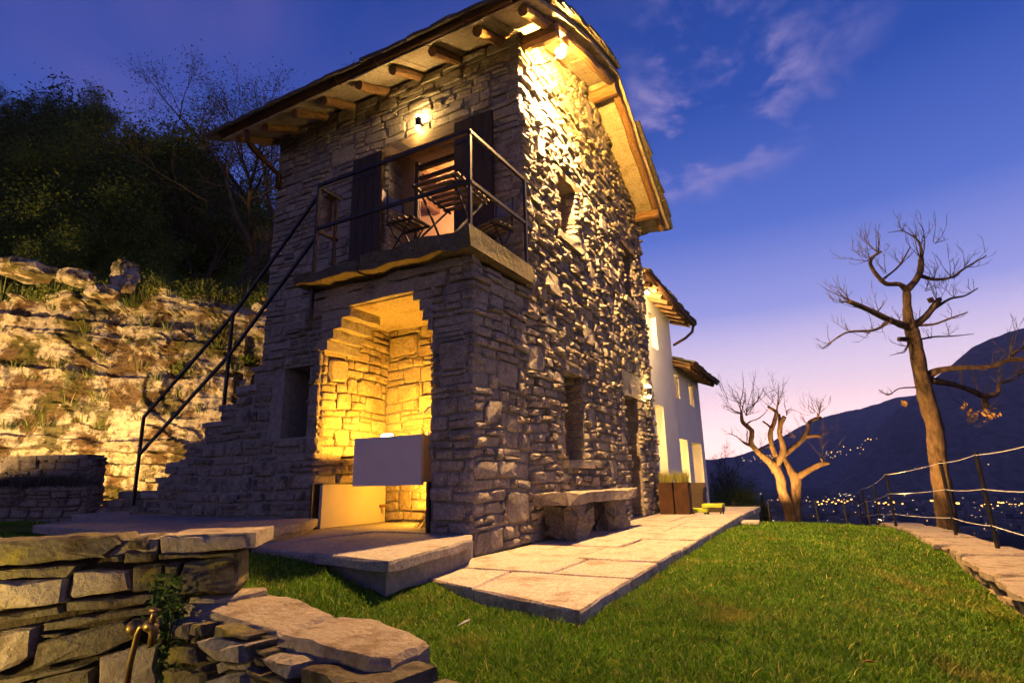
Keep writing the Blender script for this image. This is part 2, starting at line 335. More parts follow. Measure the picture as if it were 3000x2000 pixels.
# ------------------------------------------------------------------ masonry
def rect_sub(r, h):
    s0, s1, t0, t1 = r; a0, a1, b0, b1 = h
    if s1 <= a0 or s0 >= a1 or t1 <= b0 or t0 >= b1: return [r]
    o = []
    if s0 < a0: o.append((s0, a0, t0, t1))
    if s1 > a1: o.append((a1, s1, t0, t1))
    m0, m1 = max(s0, a0), min(s1, a1)
    if t0 < b0: o.append((m0, m1, t0, b0))
    if t1 > b1: o.append((m0, m1, b1, t1))
    return o
def layout(w, h, rng, hr, wr, holes=(), big=0):
    rects = []; bigs = []
    for _ in range(big * 5):
        if len(bigs) >= big: break
        bw, bh = rng.uniform(.26, .52), rng.uniform(.18, .34); s, t = rng.uniform(0, w - bw), rng.uniform(0, max(.01, h - bh))
        r = (s, s + bw, t, t + bh)
        if any(not (r[1] < q[0] - .1 or r[0] > q[1] + .1 or r[3] < q[2] - .1 or r[2] > q[3] + .1) for q in bigs + list(holes)): continue
        bigs.append(r)
    t = 0
    while t < h - .02:
        ch = min(rng.uniform(*hr), h - t); s = 0
        if h - t - ch < hr[0] * .6: ch = h - t
        while s < w - .01:
            cw = rng.uniform(*wr) * (.7 + ch * 2.2); cw = min(cw, w - s)
            if w - s - cw < wr[0] * .6: cw = w - s
            if ch > .12 and rng.random() < .45:
                k = rng.uniform(.35, .65); rects.append((s, s + cw, t, t + ch * k))
                if cw > .25 and rng.random() < .5:
                    e = rng.uniform(.35, .65); rects += [(s, s + cw * e, t + ch * k, t + ch), (s + cw * e, s + cw, t + ch * k, t + ch)]
                else: rects.append((s, s + cw, t + ch * k, t + ch))
            else: rects.append((s, s + cw, t, t + ch))
            s += cw
        t += ch
    for hh in list(holes) + bigs:
        nr = []
        for r in rects: nr += rect_sub(r, hh)
        rects = nr
    return [r for r in rects if r[1] - r[0] > .05 and r[3] - r[2] > .028] + bigs
def stone_poly(r, rng, gap, warp, cut=.3):
    s0, s1, t0, t1 = r; w, h = s1 - s0 - gap, t1 - t0 - gap; cs, ct = (s0 + s1) / 2, (t0 + t1) / 2; m = min(w, h)
    P = []
    for sx, sy in ((-1, -1), (1, -1), (1, 1), (-1, 1)):
        a, b = rng.uniform(.05, cut) * m, rng.uniform(.05, cut) * m
        p1 = (cs + sx * w / 2, ct + sy * (h / 2 - b)); p2 = (cs + sx * (w / 2 - a), ct + sy * h / 2)
        P += [p1, p2] if sx * sy > 0 else [p2, p1]
    return [(s + warp * 1.0 * fnz(s * 1.3, t * 1.3, 3) + warp * .35 * fnz(s * 5, t * 5, 9), t + warp * 1.6 * fnz(s * .8, t * .9, 17) + warp * .4 * fnz(s * 4, t * 5, 29)) for s, t in P]
def stone_geo(poly, fr, p, b, rng, inset=.02, tilt=.3):
    """one chiselled stone: poly in wall coordinates, frame (origin, S, T, N), p proud of the wall, b into it"""
    O, S, T, Nn = fr; n = len(poly); c = np.mean(np.array(poly), axis=0); q = np.array(poly)
    rr = np.linalg.norm(q - c, axis=1); k = np.clip(1 - inset * np.array([rng.uniform(.5, 1.7) for _ in range(n)]) / np.maximum(rr, .01), .5, .97)
    ts, tt = rng.uniform(-tilt, tilt) * .12, rng.uniform(-tilt, tilt) * .2
    P3 = lambda s, t, d: O + S * s + T * t + Nn * d
    vs = [P3(x, y, -b) for x, y in poly] + [P3(x, y, p * rng.uniform(.15, .6)) for x, y in poly]
    f2 = c + (q - c) * k[:, None]
    vs += [P3(x, y, p * rng.uniform(.8, 1.15) + (x - c[0]) * ts + (y - c[1]) * tt) for x, y in f2]
    vs.append(P3(c[0], c[1], p * rng.uniform(.95, 1.3)))
    fs = [(i, (i + 1) % n, n + (i + 1) % n, n + i) for i in range(n)] + [(n + i, n + (i + 1) % n, 2 * n + (i + 1) % n, 2 * n + i) for i in range(n)] + [(2 * n + i, 2 * n + (i + 1) % n, 3 * n) for i in range(n)]
    return vs, fs
def masonry(fr, w, h, seed, hr=(.07, .2), wr=(.13, .42), holes=(), keep=None, big=0, prot=(.012, .055), gap=.016, warp=.035, depth=.1, mat='stone', cut=.3):
    rng = random.Random(seed); out = []
    fr = tuple(np.array(x, float) for x in fr)
    for r in layout(w, h, rng, hr, wr, holes, big):
        c = ((r[0] + r[1]) / 2, (r[2] + r[3]) / 2)
        if keep and not keep(*c): continue
        if keep and not keep(c[0], r[3]) : r = (r[0], r[1], r[2], (r[2] + r[3]) / 2 + .02)
        vs, fs = stone_geo(stone_poly(r, rng, gap, warp, cut), fr, rng.uniform(*prot), depth, rng, min(.022, .22 * (r[3] - r[2])))
        ctr = fr[0] + fr[1] * c[0] + fr[2] * c[1]; v = CAM - ctr; dd = np.linalg.norm(v)
        out.append(((r[1] - r[0]) * (r[3] - r[2]) * max(0.02, v @ fr[3] / dd) / dd ** 2, vs, fs, mat))
    return out
def place_stones(stones, parent, limit=300, name='stone'):
    stones = sorted(stones, key=lambda s: -s[0])
    for _, vs, fs, m in stones[:limit]:
        mb = MB(); mb.add(vs, fs); part(name, mb, m, parent, own=True)
    rest = {}
    for _, vs, fs, m in stones[limit:]: rest.setdefault(m, MB()).add(vs, fs)
    for m, mb in rest.items(): part('stonework', mb, m, parent, kind='stuff')
def wall_holes(mb, fr, w, h, holes, th, lim=None):
    """a wall core with openings, cut as boxes between the opening edges"""
    O, S, T, Nn = [np.array(x, float) for x in fr]
    ss = sorted({0, w, *[x for q in holes for x in q[:2] if 0 < x < w]}); ts = sorted({0, h, *[x for q in holes for x in q[2:] if 0 < x < h]})
    for i in range(len(ss) - 1):
        for j in range(len(ts) - 1):
            c = ((ss[i] + ss[i + 1]) / 2, (ts[j] + ts[j + 1]) / 2)
            if any(q[0] < c[0] < q[1] and q[2] < c[1] < q[3] for q in holes): continue
            vs = [O + S * s + T * t + Nn * d for d in (-th, 0) for s, t in ((ss[i], ts[j]), (ss[i + 1], ts[j]), (ss[i + 1], ts[j + 1]), (ss[i], ts[j + 1]))]
            mb.add(vs, [(3, 2, 1, 0), (4, 5, 6, 7), (0, 1, 5, 4), (1, 2, 6, 5), (2, 3, 7, 6), (3, 0, 4, 7)])
    return mb
X_, Y_, Z_ = V3(1, 0, 0), V3(0, 1, 0), V3(0, 0, 1)

# ------------------------------------------------------------------ ground
def wall_top(y): return float(np.interp(y, [-6, -.7, .8, 3, 4.3, 6.2, 10.9, 17], [-.06, -.08, -.11, -.15, -.19, -.27, -.5, -1.0]))
def lawn_z(x, y):
    z = -.085 + .225 * sst(1.0, -.6, x) * sst(0, -1.5, y) + .06 * sst(-2, -5, x)
    z -= .23 * sst(2.6, 4.0, x) * sst(4.5, .5, y) + .05 * sst(2.4, 4.0, x) * sst(1, 5, y)
    t = max(0, y - 3.2); z -= .04 * t + .045 * max(0, y - 6.5)
    z += .012 * fnz(x * 1.7, y * 1.7) + .02 * fnz(x * .5, y * .5, 4)
    if x > 3.6: z = min(z, z + (wall_top(y) - .06 - z) * sst(3.6, 3.95, x))
    return z
xs = np.linspace(-9, 4.25, 110); ys = np.linspace(-4.5, 18, 150)
def paved(x, y):
    return (.12 < x < 1.55 and -2.0 - x * .385 < y < 5.2) or (x < 1.35 and y > 5.3) or (x < .1 and y > -1.3) or (-1.7 < x < .33 and -2.5 - .19 * (x + 1.2) < y and y > -2.1 - .62 * (x + 1.79)) or (-5.6 < x < -1.35 and y > -2.8)
mb = grid_obj(lambda x, y: (x, y, lawn_z(x, y) - .13 * paved(x, y) - (0.6 * sst(1.35, .6, x) if y < -4.3 and x < 1.4 else 0)), xs, ys)
lawn = struct('lawn', mb, 'lawn', True)
def ground_z(x, y):
    inx = sst(4.9, 4.35, x); z = lawn_z(min(x, 4.2), min(y, 18)) - .35
    if x > 4.35: z = -1.2 - (x - 4.35) * .75
    if y > 17.5: z = min(z, lawn_z(min(x, 4.2), 17.5) - .3 - (y - 17.5) * .62)
    if y < -4.2: z = min(z, -.75)
    if x < -9 and y < 16: z = max(z, -.1)
    return max(z, -82)
xs = np.r_[np.linspace(-60, -10, 12), np.linspace(-9, 4.3, 14), np.linspace(4.45, 12, 10), np.linspace(14, 200, 16)]
ys = np.r_[np.linspace(-60, -5, 8), np.linspace(-4.4, -3.9, 3), np.linspace(-3, 17.4, 14), np.linspace(17.6, 40, 10), np.linspace(45, 300, 14)]
struct('slope', grid_obj(lambda x, y: (x, y, ground_z(x, y)), xs, ys), 'forest_near', True)
struct('ground', MB().add([(-6000, -6000, -80), (6000, -6000, -80), (6000, 6000, -80), (-6000, 6000, -80)], [(0, 1, 2, 3)]), 'valley')

# mountains across the valley: ridge line taken as direction, distance from the valley floor they stand on
def ridge(name, sil, d0, d1, mat, rough):
    us = np.linspace(sil[0][0], sil[-1][0], 150); rows = 26
    def fn(u, k):
        vt = np.interp(u, [p[0] for p in sil], [p[1] for p in sil]); p = PD(u, vt, d1); b = PD(u, 1100, d0)
        t = k / (rows - 1); e = t ** .85
        q = np.array([b[0] + (p[0] - b[0]) * t, b[1] + (p[1] - b[1]) * t, -84 + (p[2] + 84) * e])
        a = rough * math.sin(math.pi * min(1, t)) ** .5
        q[2] += a * fbm(q[0] / 420, q[1] / 420, 3, 5) + (rough * .10) * fbm(q[0] / 60, q[1] / 60, 8, 3)
        return q
    m = grid_obj(fn, us, range(rows)); n = len(us); o = len(m.v)
    for i in range(n):
        u = us[i]; p = PD(u, 1100, d1 * 1.25); m.v.append((p[0], p[1], -84.))
    for i in range(n - 1): m.f.append(((rows - 1) * n + i, (rows - 1) * n + i + 1, o + i + 1, o + i))
    return struct(name, m, mat, True)
ridge('mountain', [(1900, 1120), (1960, 1060), (2040, 965), (2110, 900), (2170, 850), (2235, 795), (2300, 768), (2352, 752), (2460, 735), (2620, 740), (2850, 780), (3200, 860)], 1900, 2700, 'forest_far', 55)
ridge('mountain', [(1180, 1075), (1500, 1070), (1690, 1048), (1740, 1030), (1800, 1000), (1840, 978), (1900, 955), (1990, 935), (2060, 912), (2200, 900), (2400, 900)], 3200, 4200, 'forest_far', 60)

# ------------------------------------------------------------------ stone tower
rng = random.Random(3)
tower = thing('stone_tower', 'tall old rubble stone house with slate gable roof and balcony door', 'house', (-2.35, 2.8, 0))
PROF = [(-.74, 6.46), (1.0, 7.30), (2.8, 7.85), (4.3, 7.02), (5.97, 6.10)]
def prof(y): return float(np.interp(y, [p[0] for p in PROF], [p[1] for p in PROF]))
H_DOOR = (2.5, 3.72, 3.17, 5.42); H_SMALL = (1.15, 1.42, 4.5, 5.15)          # left face, s = x + 4.7
GW = [(1.15, 1.8, 4.12, 5.08), (4.2, 4.85, 4.0, 5.08), (1.09, 1.75, .92, 2.1), (3.75, 4.5, .02, 2.1)]   # gable face, s = y
FL = (V3(-4.7, 0, 0), X_, Z_, -Y_); FG = (V3(0, 0, 0), Y_, Z_, X_)
mb = MB(); wall_holes(mb, FL, 4.7, 6.62, [H_DOOR, H_SMALL], .45)
wall_holes(mb, (V3(0, .45, 0), Y_, Z_, X_), 5.15, 6.1, [(a - .45, b - .45, c, d) for a, b, c, d in GW], .45)
yy = [.45, 1.0, 2.8, 4.3, 5.6]; n = len(yy)
mb.add([(x, y, 6.1) for x in (-.45, 0) for y in yy] + [(x, y, prof(y) - .2) for x in (-.45, 0) for y in yy],
       [(n + i, n + i + 1, 3 * n + i + 1, 3 * n + i) for i in range(n - 1)] + [(i + 1, i, 2 * n + i, 2 * n + i + 1) for i in range(n - 1)] + [(2 * n + i, 3 * n + i, 3 * n + i + 1, 2 * n + i + 1) for i in range(n - 1)])
mb.box((-4.7, .45, 0), (-4.25, 5.6, 6.4)); mb.box((-4.25, 5.15, 0), (-.45, 5.6, 6.0))
twall = part('wall', mb, 'mortar', tower)
st = masonry(FL, 4.72, 6.62, 11, holes=[H_DOOR, H_SMALL, (2.1, 4.75, 0, 2.9), (2.3, 3.85, 5.42, 5.62)], big=16, prot=(.008, .04), wr=(.16, .5))
st += masonry((V3(0, -.03, 0), Y_, Z_, X_), 5.66, 7.6, 12, hr=(.065, .19), wr=(.10, .36), holes=[(a + .03, b + .03, c, d) for a, b, c, d in GW] + [(.95, 2.05, 5.08, 5.2), (1.0, 2.05, 4.0, 4.12), (4.05, 5.05, 5.08, 5.2), (4.05, 5.0, 3.92, 4.0), (.95, 1.95, 2.1, 2.18), (1.0, 1.9, .82, .92), (3.6, 4.75, 2.1, 2.55)], keep=lambda s, t: t < prof(s - .03) - .16, big=20, prot=(.012, .085), warp=.045, cut=.38)
# stones of the reveals
for a, b, c, d in GW: st += masonry((V3(.0, b, c), -X_, Z_, -Y_), .3, d - c, int(a * 100), hr=(.1, .2), wr=(.14, .3), prot=(.004, .02), mat='stone_warm', warp=.01)
st += masonry((V3(-2.2, .42, 3.17), -Y_, Z_, X_), .42, 2.2, 77, hr=(.1, .22), wr=(.16, .4), prot=(.006, .03), mat='stone', warp=.01)
place_stones(st, twall)
def slabpart(name, a, b, m, parent, rg, jit=.012, **k):
    """a rough block with uneven faces"""
    mb = MB(); nx = [max(1, min(6, int((b[i] - a[i]) / .12))) for i in range(3)]; L = int(np.argmax(nx)); k_ = nx[L] + 1
    o = [i for i in range(3) if i != L]; ring = []
    for t in np.linspace(0, 1, k_ + 1):
        r = []
        for e, f in ((0, 0), (1, 0), (1, 1), (0, 1)):
            p = [0, 0, 0]; p[L] = a[L] + (b[L] - a[L]) * t; p[o[0]] = (a, b)[e][o[0]]; p[o[1]] = (a, b)[f][o[1]]
            r.append([x + rg.uniform(-jit, jit) for x in p])
        ring.append(r)
    mb.v = [tuple(p) for r in ring for p in r]
    for i in range(k_):
        for j in range(4): mb.f.append((i * 4 + j, i * 4 + (j + 1) % 4, i * 4 + 4 + (j + 1) % 4, i * 4 + 4 + j))
    mb.f.append((3, 2, 1, 0)); mb.f.append(tuple(k_ * 4 + j for j in range(4)))
    return part(name, mb, m, parent, **k)
for (a, b, c, d), wd in zip(GW[:3], (1, 1, 0)):
    slabpart('lintel', (-.1, a - .18, d), (.05, b + .2, d + .1), 'lintel' if wd else 'stone', tower, rng)
    slabpart('window_sill', (-.3, a - .14, c - .1), (.09, b + .16, c), 'stone', tower, rng, .01)
slabpart('lintel', (-.12, 3.6, 2.1), (.035, 4.75, 2.52), 'stone', tower, rng)
slabpart('lintel', (-2.4, -.045, 5.42), (-.85, .2, 5.6), 'lintel', tower, rng, label='weathered timber lintel over the balcony door')
def window(parent, fr, s0, s1, t0, t1, dep, fm='doorwood', mull=True):
    O, S, T, Nn = fr; P = lambda s, t, d: O + S * s + T * t + Nn * d; w = .05
    f = MB()
    for p, q in (((s0, t0), (s0, t1)), ((s1, t0), (s1, t1))): f.bar(P(p[0], p[1], -dep), P(q[0], q[1], -dep), w * 1.4, w, tuple(Nn))
    for t in (t0 + w / 2, t1 - w / 2): f.bar(P(s0 + w * .7, t, -dep), P(s1 - w * .7, t, -dep), w, w, tuple(Nn))
    if mull: f.bar(P((s0 + s1) / 2, t0 + w, -dep), P((s0 + s1) / 2, t1 - w, -dep), w * .7, w, tuple(Nn))
    wn = part('window', f, fm, parent)
    g = MB().add([P(s0, t0, -dep), P(s1, t0, -dep), P(s1, t1, -dep), P(s0, t1, -dep)], [(0, 1, 2, 3)]); part('pane', g, 'glass', wn)
    return wn
for q in GW[:3]: window(tower, FG, *q, .28)
window(tower, FL, *H_SMALL, .2, mull=False)
dr = part('door', MB().box((-.36, 3.77, .02), (-.31, 4.48, 2.08)), 'wood_dark', tower); part('handle', MB().bar((-.3, 3.85, 1.0), (-.27, 3.95, 1.0), .02), 'iron', dr)
fr = MB(); x0, x1 = -1.9, -1.0
for x in (-1.9, -1.02): fr.bar((x, .3, 3.19), (x, .3, 5.4), .07)
fr.bar((-1.86, .3, 5.3), (-1.05, .3, 5.3), .07); fr.bar((-1.86, .3, 5.12), (-1.05, .3, 5.12), .05)
bd = part('balcony_door', fr, 'wood_dark', tower); part('pane', MB().add([(-1.88, .3, 3.2), (-1.03, .3, 3.2), (-1.03, .3, 5.3), (-1.88, .3, 5.3)], [(0, 1, 2, 3)]), 'glass', bd)
part('door_jamb', MB().box((-2.2, .28, 3.18), (-1.95, .33, 5.41)), 'doorwood', tower)
for x0, x1 in ((-2.82, -2.24), (-.95, -.35)):
    s = part('shutter', MB().box((x0, -.115, 3.2), (x1, -.075, 5.5)), 'wood_dark', tower)
    for k in range(4):
        a = x0 + (x1 - x0) * k / 4; part('plank', MB().box((a + .004, -.127, 3.2), (a + (x1 - x0) / 4 - .004, -.1155, 5.5)), 'wood_dark', s)
    for z in (3.5, 5.15): part('strap_hinge', MB().box((x0 + .02, -.136, z), (x1 - .1, -.1275, z + .045)), 'iron', s)
# room behind the balcony door
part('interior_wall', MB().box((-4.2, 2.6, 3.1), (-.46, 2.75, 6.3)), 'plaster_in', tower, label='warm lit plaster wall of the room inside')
part('interior_floor', MB().box((-4.2, .46, 2.95), (-.46, 2.59, 3.1)), 'wood', tower)
part('interior_ceiling', MB().box((-4.2, .46, 6.0), (-.46, 2.59, 6.1)), 'wood', tower)
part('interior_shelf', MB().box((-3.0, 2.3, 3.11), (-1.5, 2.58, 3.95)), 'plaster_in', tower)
for i in range(5): part('ceiling_beam', MB().box((-4 + i * .75, .5, 5.85), (-3.88 + i * .75, 2.58, 5.99)), 'wood', tower)
curt = MB()
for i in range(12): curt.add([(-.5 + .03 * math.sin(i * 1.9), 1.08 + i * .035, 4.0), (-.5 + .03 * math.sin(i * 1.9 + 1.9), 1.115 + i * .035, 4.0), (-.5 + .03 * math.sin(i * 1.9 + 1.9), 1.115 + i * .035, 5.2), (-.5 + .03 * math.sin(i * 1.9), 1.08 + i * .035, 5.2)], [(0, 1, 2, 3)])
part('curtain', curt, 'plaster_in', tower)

# roof
def prof_pt(d):
    """point and direction at arc length d along the roof profile"""
    for (y0, z0), (y1, z1) in zip(PROF, PROF[1:]):
        l = math.hypot(y1 - y0, z1 - z0)
        if d <= l or (y1, z1) == PROF[-1]: return y0 + (y1 - y0) * d / l, z0 + (z1 - z0) * d / l, math.atan2(z1 - z0, y1 - y0)
        d -= l
PL = sum(math.hypot(b[0] - a[0], b[1] - a[1]) for a, b in zip(PROF, PROF[1:]))
mb = MB()
for (y0, z0), (y1, z1) in zip(PROF, PROF[1:]):
    mb.add([(x, y, z + dz) for dz in (-.1, -.06) for x, y, z in ((-5.2, y0, z0), (.0, y0, z0), (.0, y1, z1), (-5.2, y1, z1))], [(3, 2, 1, 0), (4, 5, 6, 7), (0, 1, 5, 4), (1, 2, 6, 5), (2, 3, 7, 6), (3, 0, 4, 7)])
roof = part('roof', mb, 'wood', tower)
def deckslab(x0, x1, d0, d1):
    ya, za, _ = prof_pt(d0); yb, zb, _ = prof_pt(d1); j = rng.uniform(-.012, .012)
    m = MB().add([(x, y, z + dz + j) for dz in (-.135, -.062) for x, y, z in ((x0, ya, za), (x1, ya, za), (x1, yb, zb), (x0, yb, zb))], [(3, 2, 1, 0), (4, 5, 6, 7), (0, 1, 5, 4), (1, 2, 6, 5), (2, 3, 7, 6), (3, 0, 4, 7)])
    part('soffit_slab', m, 'soffit', roof, own=True)
d = 0
while d < PL - .1:
    e = min(PL, d + rng.uniform(.35, .6)); deckslab(.006, .6, d, e - .012); d = e
x = -5.2
while x < -.1:
    e = min(0, x + rng.uniform(.35, .6)); deckslab(x, e - .012, 0, .85); x = e
sm = []
for k in range(6):
    m = MB(); w, l = .46, .5; pts = [(-w / 2 + rng.uniform(-.02, .02), -l / 2 + rng.uniform(-.03, .03)), (rng.uniform(-.1, .1), -l / 2 + rng.uniform(-.05, .0)), (w / 2 + rng.uniform(-.02, .02), -l / 2 + rng.uniform(-.03, .03)), (w / 2, l / 2), (-w / 2, l / 2)]
    m.prism(pts, 0, rng.uniform(.035, .055)); sm.append(mesh_of('slate', m, 'slate'))
def slate_at(pos, rotm, parent):
    o = bpy.data.objects.new('slate', rng.choice(sm)); COL.objects.link(o); o.parent = parent
    o.matrix_local = Matrix.Translation(Vector(pos) - Vector(ORG[parent.name])) @ rotm; return o
cnt = 0
for side in (0, 1):
    tot = 4.03; row = 0
    dl = np.arange(.12, sum(math.hypot(b[0] - a[0], b[1] - a[1]) for a, b in zip(PROF[:3], PROF[1:3])) if side == 0 else PL - sum(math.hypot(b[0] - a[0], b[1] - a[1]) for a, b in zip(PROF[:3], PROF[1:3])) - .05, .31)
    for dd in dl:
        d = dd if side == 0 else PL - dd
        y, z, an = prof_pt(d); row += 1
        if side: an = an + math.pi
        x = .66 - (.0 if row % 2 else .0); k = 0
        while x > -5.2:
            sl = Matrix.Rotation(math.pi if side else 0, 4, 'Z') @ Matrix.Rotation((math.atan2(math.sin(an), math.cos(an)) if side == 0 else -(an - math.pi) ) - .09 + rng.uniform(-.03, .03), 4, 'X') @ Matrix.Rotation(rng.uniform(-.05, .05), 4, 'Z')
            wx = .4 + rng.uniform(-.05, .06)
            if cnt < 290: slate_at((x - wx / 2, y, z - .03 + rng.uniform(0, .012)), sl, roof); cnt += 1
            x -= wx + (.15 if (k == 0 and row % 2) else 0); k += 1
# timbers
def log(name, p, q, r, m, parent, seg=7):
    p, q = np.array(p, float), np.array(q, float); pts = [p + (q - p) * t + np.array([rng.uniform(-.012, .012) for _ in range(3)]) for t in np.linspace(0, 1, seg)]
    return part(name, MB().tube(pts, [r * rng.uniform(.92, 1.06) for _ in pts], 9, True, .05, rng), m, parent)
for x in (-4.95, -4.3, -3.6, -3.0, -2.3, -1.65, -.97, -.25, .42):
    log('rafter', (x, -.62, prof(-.62) - .205), (x, .35, prof(.35) - .205), .07, 'wood_y', roof)
for y, r in ((.14, .11), (2.86, .12), (5.35, .10)): log('purlin', (-.6, y, prof(y) - .34), (.54, y, prof(y) - .34), r, 'wood', roof)
for a, b in ((.2, 2.86), (2.86, 5.85)): log('barge_rafter', (.47, a, prof(a) - .21), (.47, b, prof(b) - .21), .075, 'wood_y', roof, 9)
gx = np.linspace(-5.22, .62, 14); gt = MB(); o = 0
for i, x in enumerate(gx):
    for a in np.linspace(math.pi * .95, math.pi * 2.05, 8): gt.v.append((x, -.755 + .085 * math.cos(a), 6.43 + .085 * math.sin(a) + .02 * (x + 2.3) / 3 * 0))
for i in range(len(gx) - 1):
    for j in range(7): gt.f.append((i * 8 + j, i * 8 + j + 1, i * 8 + 9 + j, i * 8 + 8 + j))
gt.f += [tuple(range(8)), tuple(13 * 8 + j for j in range(8))[::-1]]
gut = part('gutter', gt, 'copper', tower, True)
for x in (-4.9, -4.1, -3.3, -2.55, -1.8, -1.05, -.35, .35):
    part('gutter_bracket', MB().tube([(x, -.755 + .092 * math.cos(a), 6.43 + .092 * math.sin(a)) for a in np.linspace(math.pi * .9, math.pi * 2.1, 8)], .009, 5), 'copper', gut)
dp = [PY(565, 300, -.75), PY(570, 325, -.7), PY(583, 345, -.55), PY(612, 373, -.3), PY(640, 402, -.08)]
part('downpipe', MB().tube(dp + [dp[-1] + V3(0.0, 0, -.25)], .045, 9), 'copper', tower, True)

# ------------------------------------------------------------------ stair block with wash niche
block = thing('stone_staircase', 'rubble stone outside stair and vaulted wash niche built against the tower', 'staircase', (-2.8, -.6, 0))
SX = [-5.66, -5.40, -5.12, -4.88, -4.56, -4.2, -3.9, -3.58, -3.3, -3.02, -2.74, -2.5]
SZ = [.44, .62, .82, 1.02, 1.24, 1.5, 1.7, 1.92, 2.15, 2.4, 2.62, 2.85]
def stair_top(x): return 2.93 if x > -2.42 else max([z for a, z in zip(SX, SZ) if a <= x] or [.3])
mb = MB(); Y0 = -1.16
for i, (a, z) in enumerate(zip(SX, SZ)):
    b = SX[i + 1] if i < 11 else -2.3
    if a > -2.95:   # recess under the upper steps
        mb.box((a, Y0, 0), (b, -.02, 1.22)); mb.box((a, Y0, 2.07), (b, -.02, z - .07)); mb.box((a, -.5, 1.22), (b, -.02, 2.07))
    else: mb.box((a, Y0, 0), (b, -.02, z - .07))
mb.box((-2.3, Y0, 0), (-2.14, -.02, 2.93)); mb.box((-.5, Y0, 0), (0, -.02, 2.93)); mb.box((-2.14, Y0, 2.72), (-.5, -.02, 2.93)); mb.box((-3.02, -1.1, 1.23), (-2.96, -.5, 2.06))
bw = part('wall', mb, 'mortar', block)
for i, (a, z) in enumerate(zip(SX, SZ)):
    b = SX[i + 1] if i < 11 else -2.32
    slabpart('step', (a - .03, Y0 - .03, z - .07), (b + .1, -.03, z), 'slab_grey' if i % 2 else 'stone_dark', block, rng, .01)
NI = (3.56, 5.14, 0, 2.5)
FB = (V3(-5.66, Y0, .2), X_, Z_, -Y_)
ff = lambda s, t: t + .2 < stair_top(s - 5.66) - .06
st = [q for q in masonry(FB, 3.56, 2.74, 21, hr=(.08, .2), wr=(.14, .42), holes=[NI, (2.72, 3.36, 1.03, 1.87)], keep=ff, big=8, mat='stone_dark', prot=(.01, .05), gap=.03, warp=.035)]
st += masonry((V3(-2.1, Y0, .2), X_, Z_, -Y_), 2.12, 2.74, 22, hr=(.08, .2), wr=(.15, .4), holes=[(0, 1.58, 0, 2.5)], big=3, prot=(.01, .05))
st += masonry((V3(0, Y0 - .03, 0), Y_, Z_, X_), 1.18, 2.94, 23, hr=(.08, .22), wr=(.14, .4), big=4, prot=(.012, .06), cut=.38)
# inside of the niche
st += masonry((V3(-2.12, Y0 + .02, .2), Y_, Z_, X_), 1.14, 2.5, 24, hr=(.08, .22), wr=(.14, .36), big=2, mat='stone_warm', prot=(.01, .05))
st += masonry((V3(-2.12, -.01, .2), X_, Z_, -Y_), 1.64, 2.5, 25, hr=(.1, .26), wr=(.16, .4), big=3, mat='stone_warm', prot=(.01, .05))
place_stones(st, bw)
for k, (xl, xr, z) in enumerate(((-2.02, -.56, 2.22), (-1.94, -.62, 2.34), (-1.82, -.68, 2.46), (-1.68, -.76, 2.58))):
    slabpart('corbel_stone', (-2.14, Y0 - .02, z), (xl, Y0 + .5, z + .115), 'stone', block, rng, .008)
    slabpart('corbel_stone', (xr, Y0 - .02, z + .02), (-.49, Y0 + .5, z + .13), 'stone', block, rng, .008)
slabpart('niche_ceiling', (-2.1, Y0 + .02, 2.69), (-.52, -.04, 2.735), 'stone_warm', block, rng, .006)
slabpart('lintel', (-2.25, Y0 - .045, 2.70), (-.3, Y0 + .1, 2.84), 'stone', block, rng, .012)
slabpart('string_course', (-2.3, Y0 - .05, 2.86), (-1.1, Y0 + .1, 2.95), 'stone', block, rng, .012)
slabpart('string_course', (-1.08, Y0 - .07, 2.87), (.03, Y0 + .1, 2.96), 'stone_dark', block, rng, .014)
for x in (-2.13, -.53): part('jamb_plate', MB().box((x, -1.2, .2), (x + .035, -.95, .68)), 'iron', block)
# balcony
bal = thing('stone_balcony', 'mossy stone slab balcony over the wash niche', 'balcony', (-1.1, -.7, 2.96))
slabpart('slab', (-2.36, -1.46, 2.985), (-1.36, -.03, 3.10), 'balcony', bal, rng, .024)
slabpart('slab', (-1.34, -1.42, 2.975), (.15, -.03, 3.17), 'balcony', bal, rng, .028)
part('landing', MB().box((-2.3, -1.3, 3.1), (-1.36, -.03, 3.15)), 'balcony', bal)
# railings
ir = thing('iron_railing', 'black iron railing along the balcony edge and down the stone stairs', 'railing', (-2.2, -1.3, 2.4))
w = .036; xl, xr, yf = -2.19, .06, -1.3
def bar(name, p, q, ww=w): return part(name, MB().bar(p, q, ww), 'iron', ir)
bar('post', (xl, yf, 2.5), (xl, yf, 4.36)); bar('post', (xr, yf, 3.15), (xr, yf, 4.36)); bar('post', (.10, -.1, 3.12), (.10, -.1, 4.36)); bar('post', (xl, -1.0, 3.12), (xl, -1.0, 4.26))
for z in (3.75, 4.342):
    bar('rail', (xl, yf, z), (xr, yf, z)); bar('rail', (xr + .004, yf, z - .004), (.10, .0, z - .004))
    bar('rail', (xl, yf, z - .03), (xl, -.95, z - .03))
pA, pB = (-5.72, -1.12, .32), (-3.92, -1.12, 1.68)
bar('post', pA, (-5.75, -1.12, 1.69)); bar('post', pB, (-3.92, -1.12, 2.96))
bar('handrail', (-5.75, -1.12, 1.69), (-3.92, -1.12, 2.96)); bar('handrail', (-3.92, -1.12, 2.96), (xl, -1.28, 4.25))
bar('lower_rail', (-5.73, -1.12, 1.16), (-3.92, -1.12, 2.39)); bar('lower_rail', (-3.92, -1.12, 2.39), (xl, -1.28, 3.68))
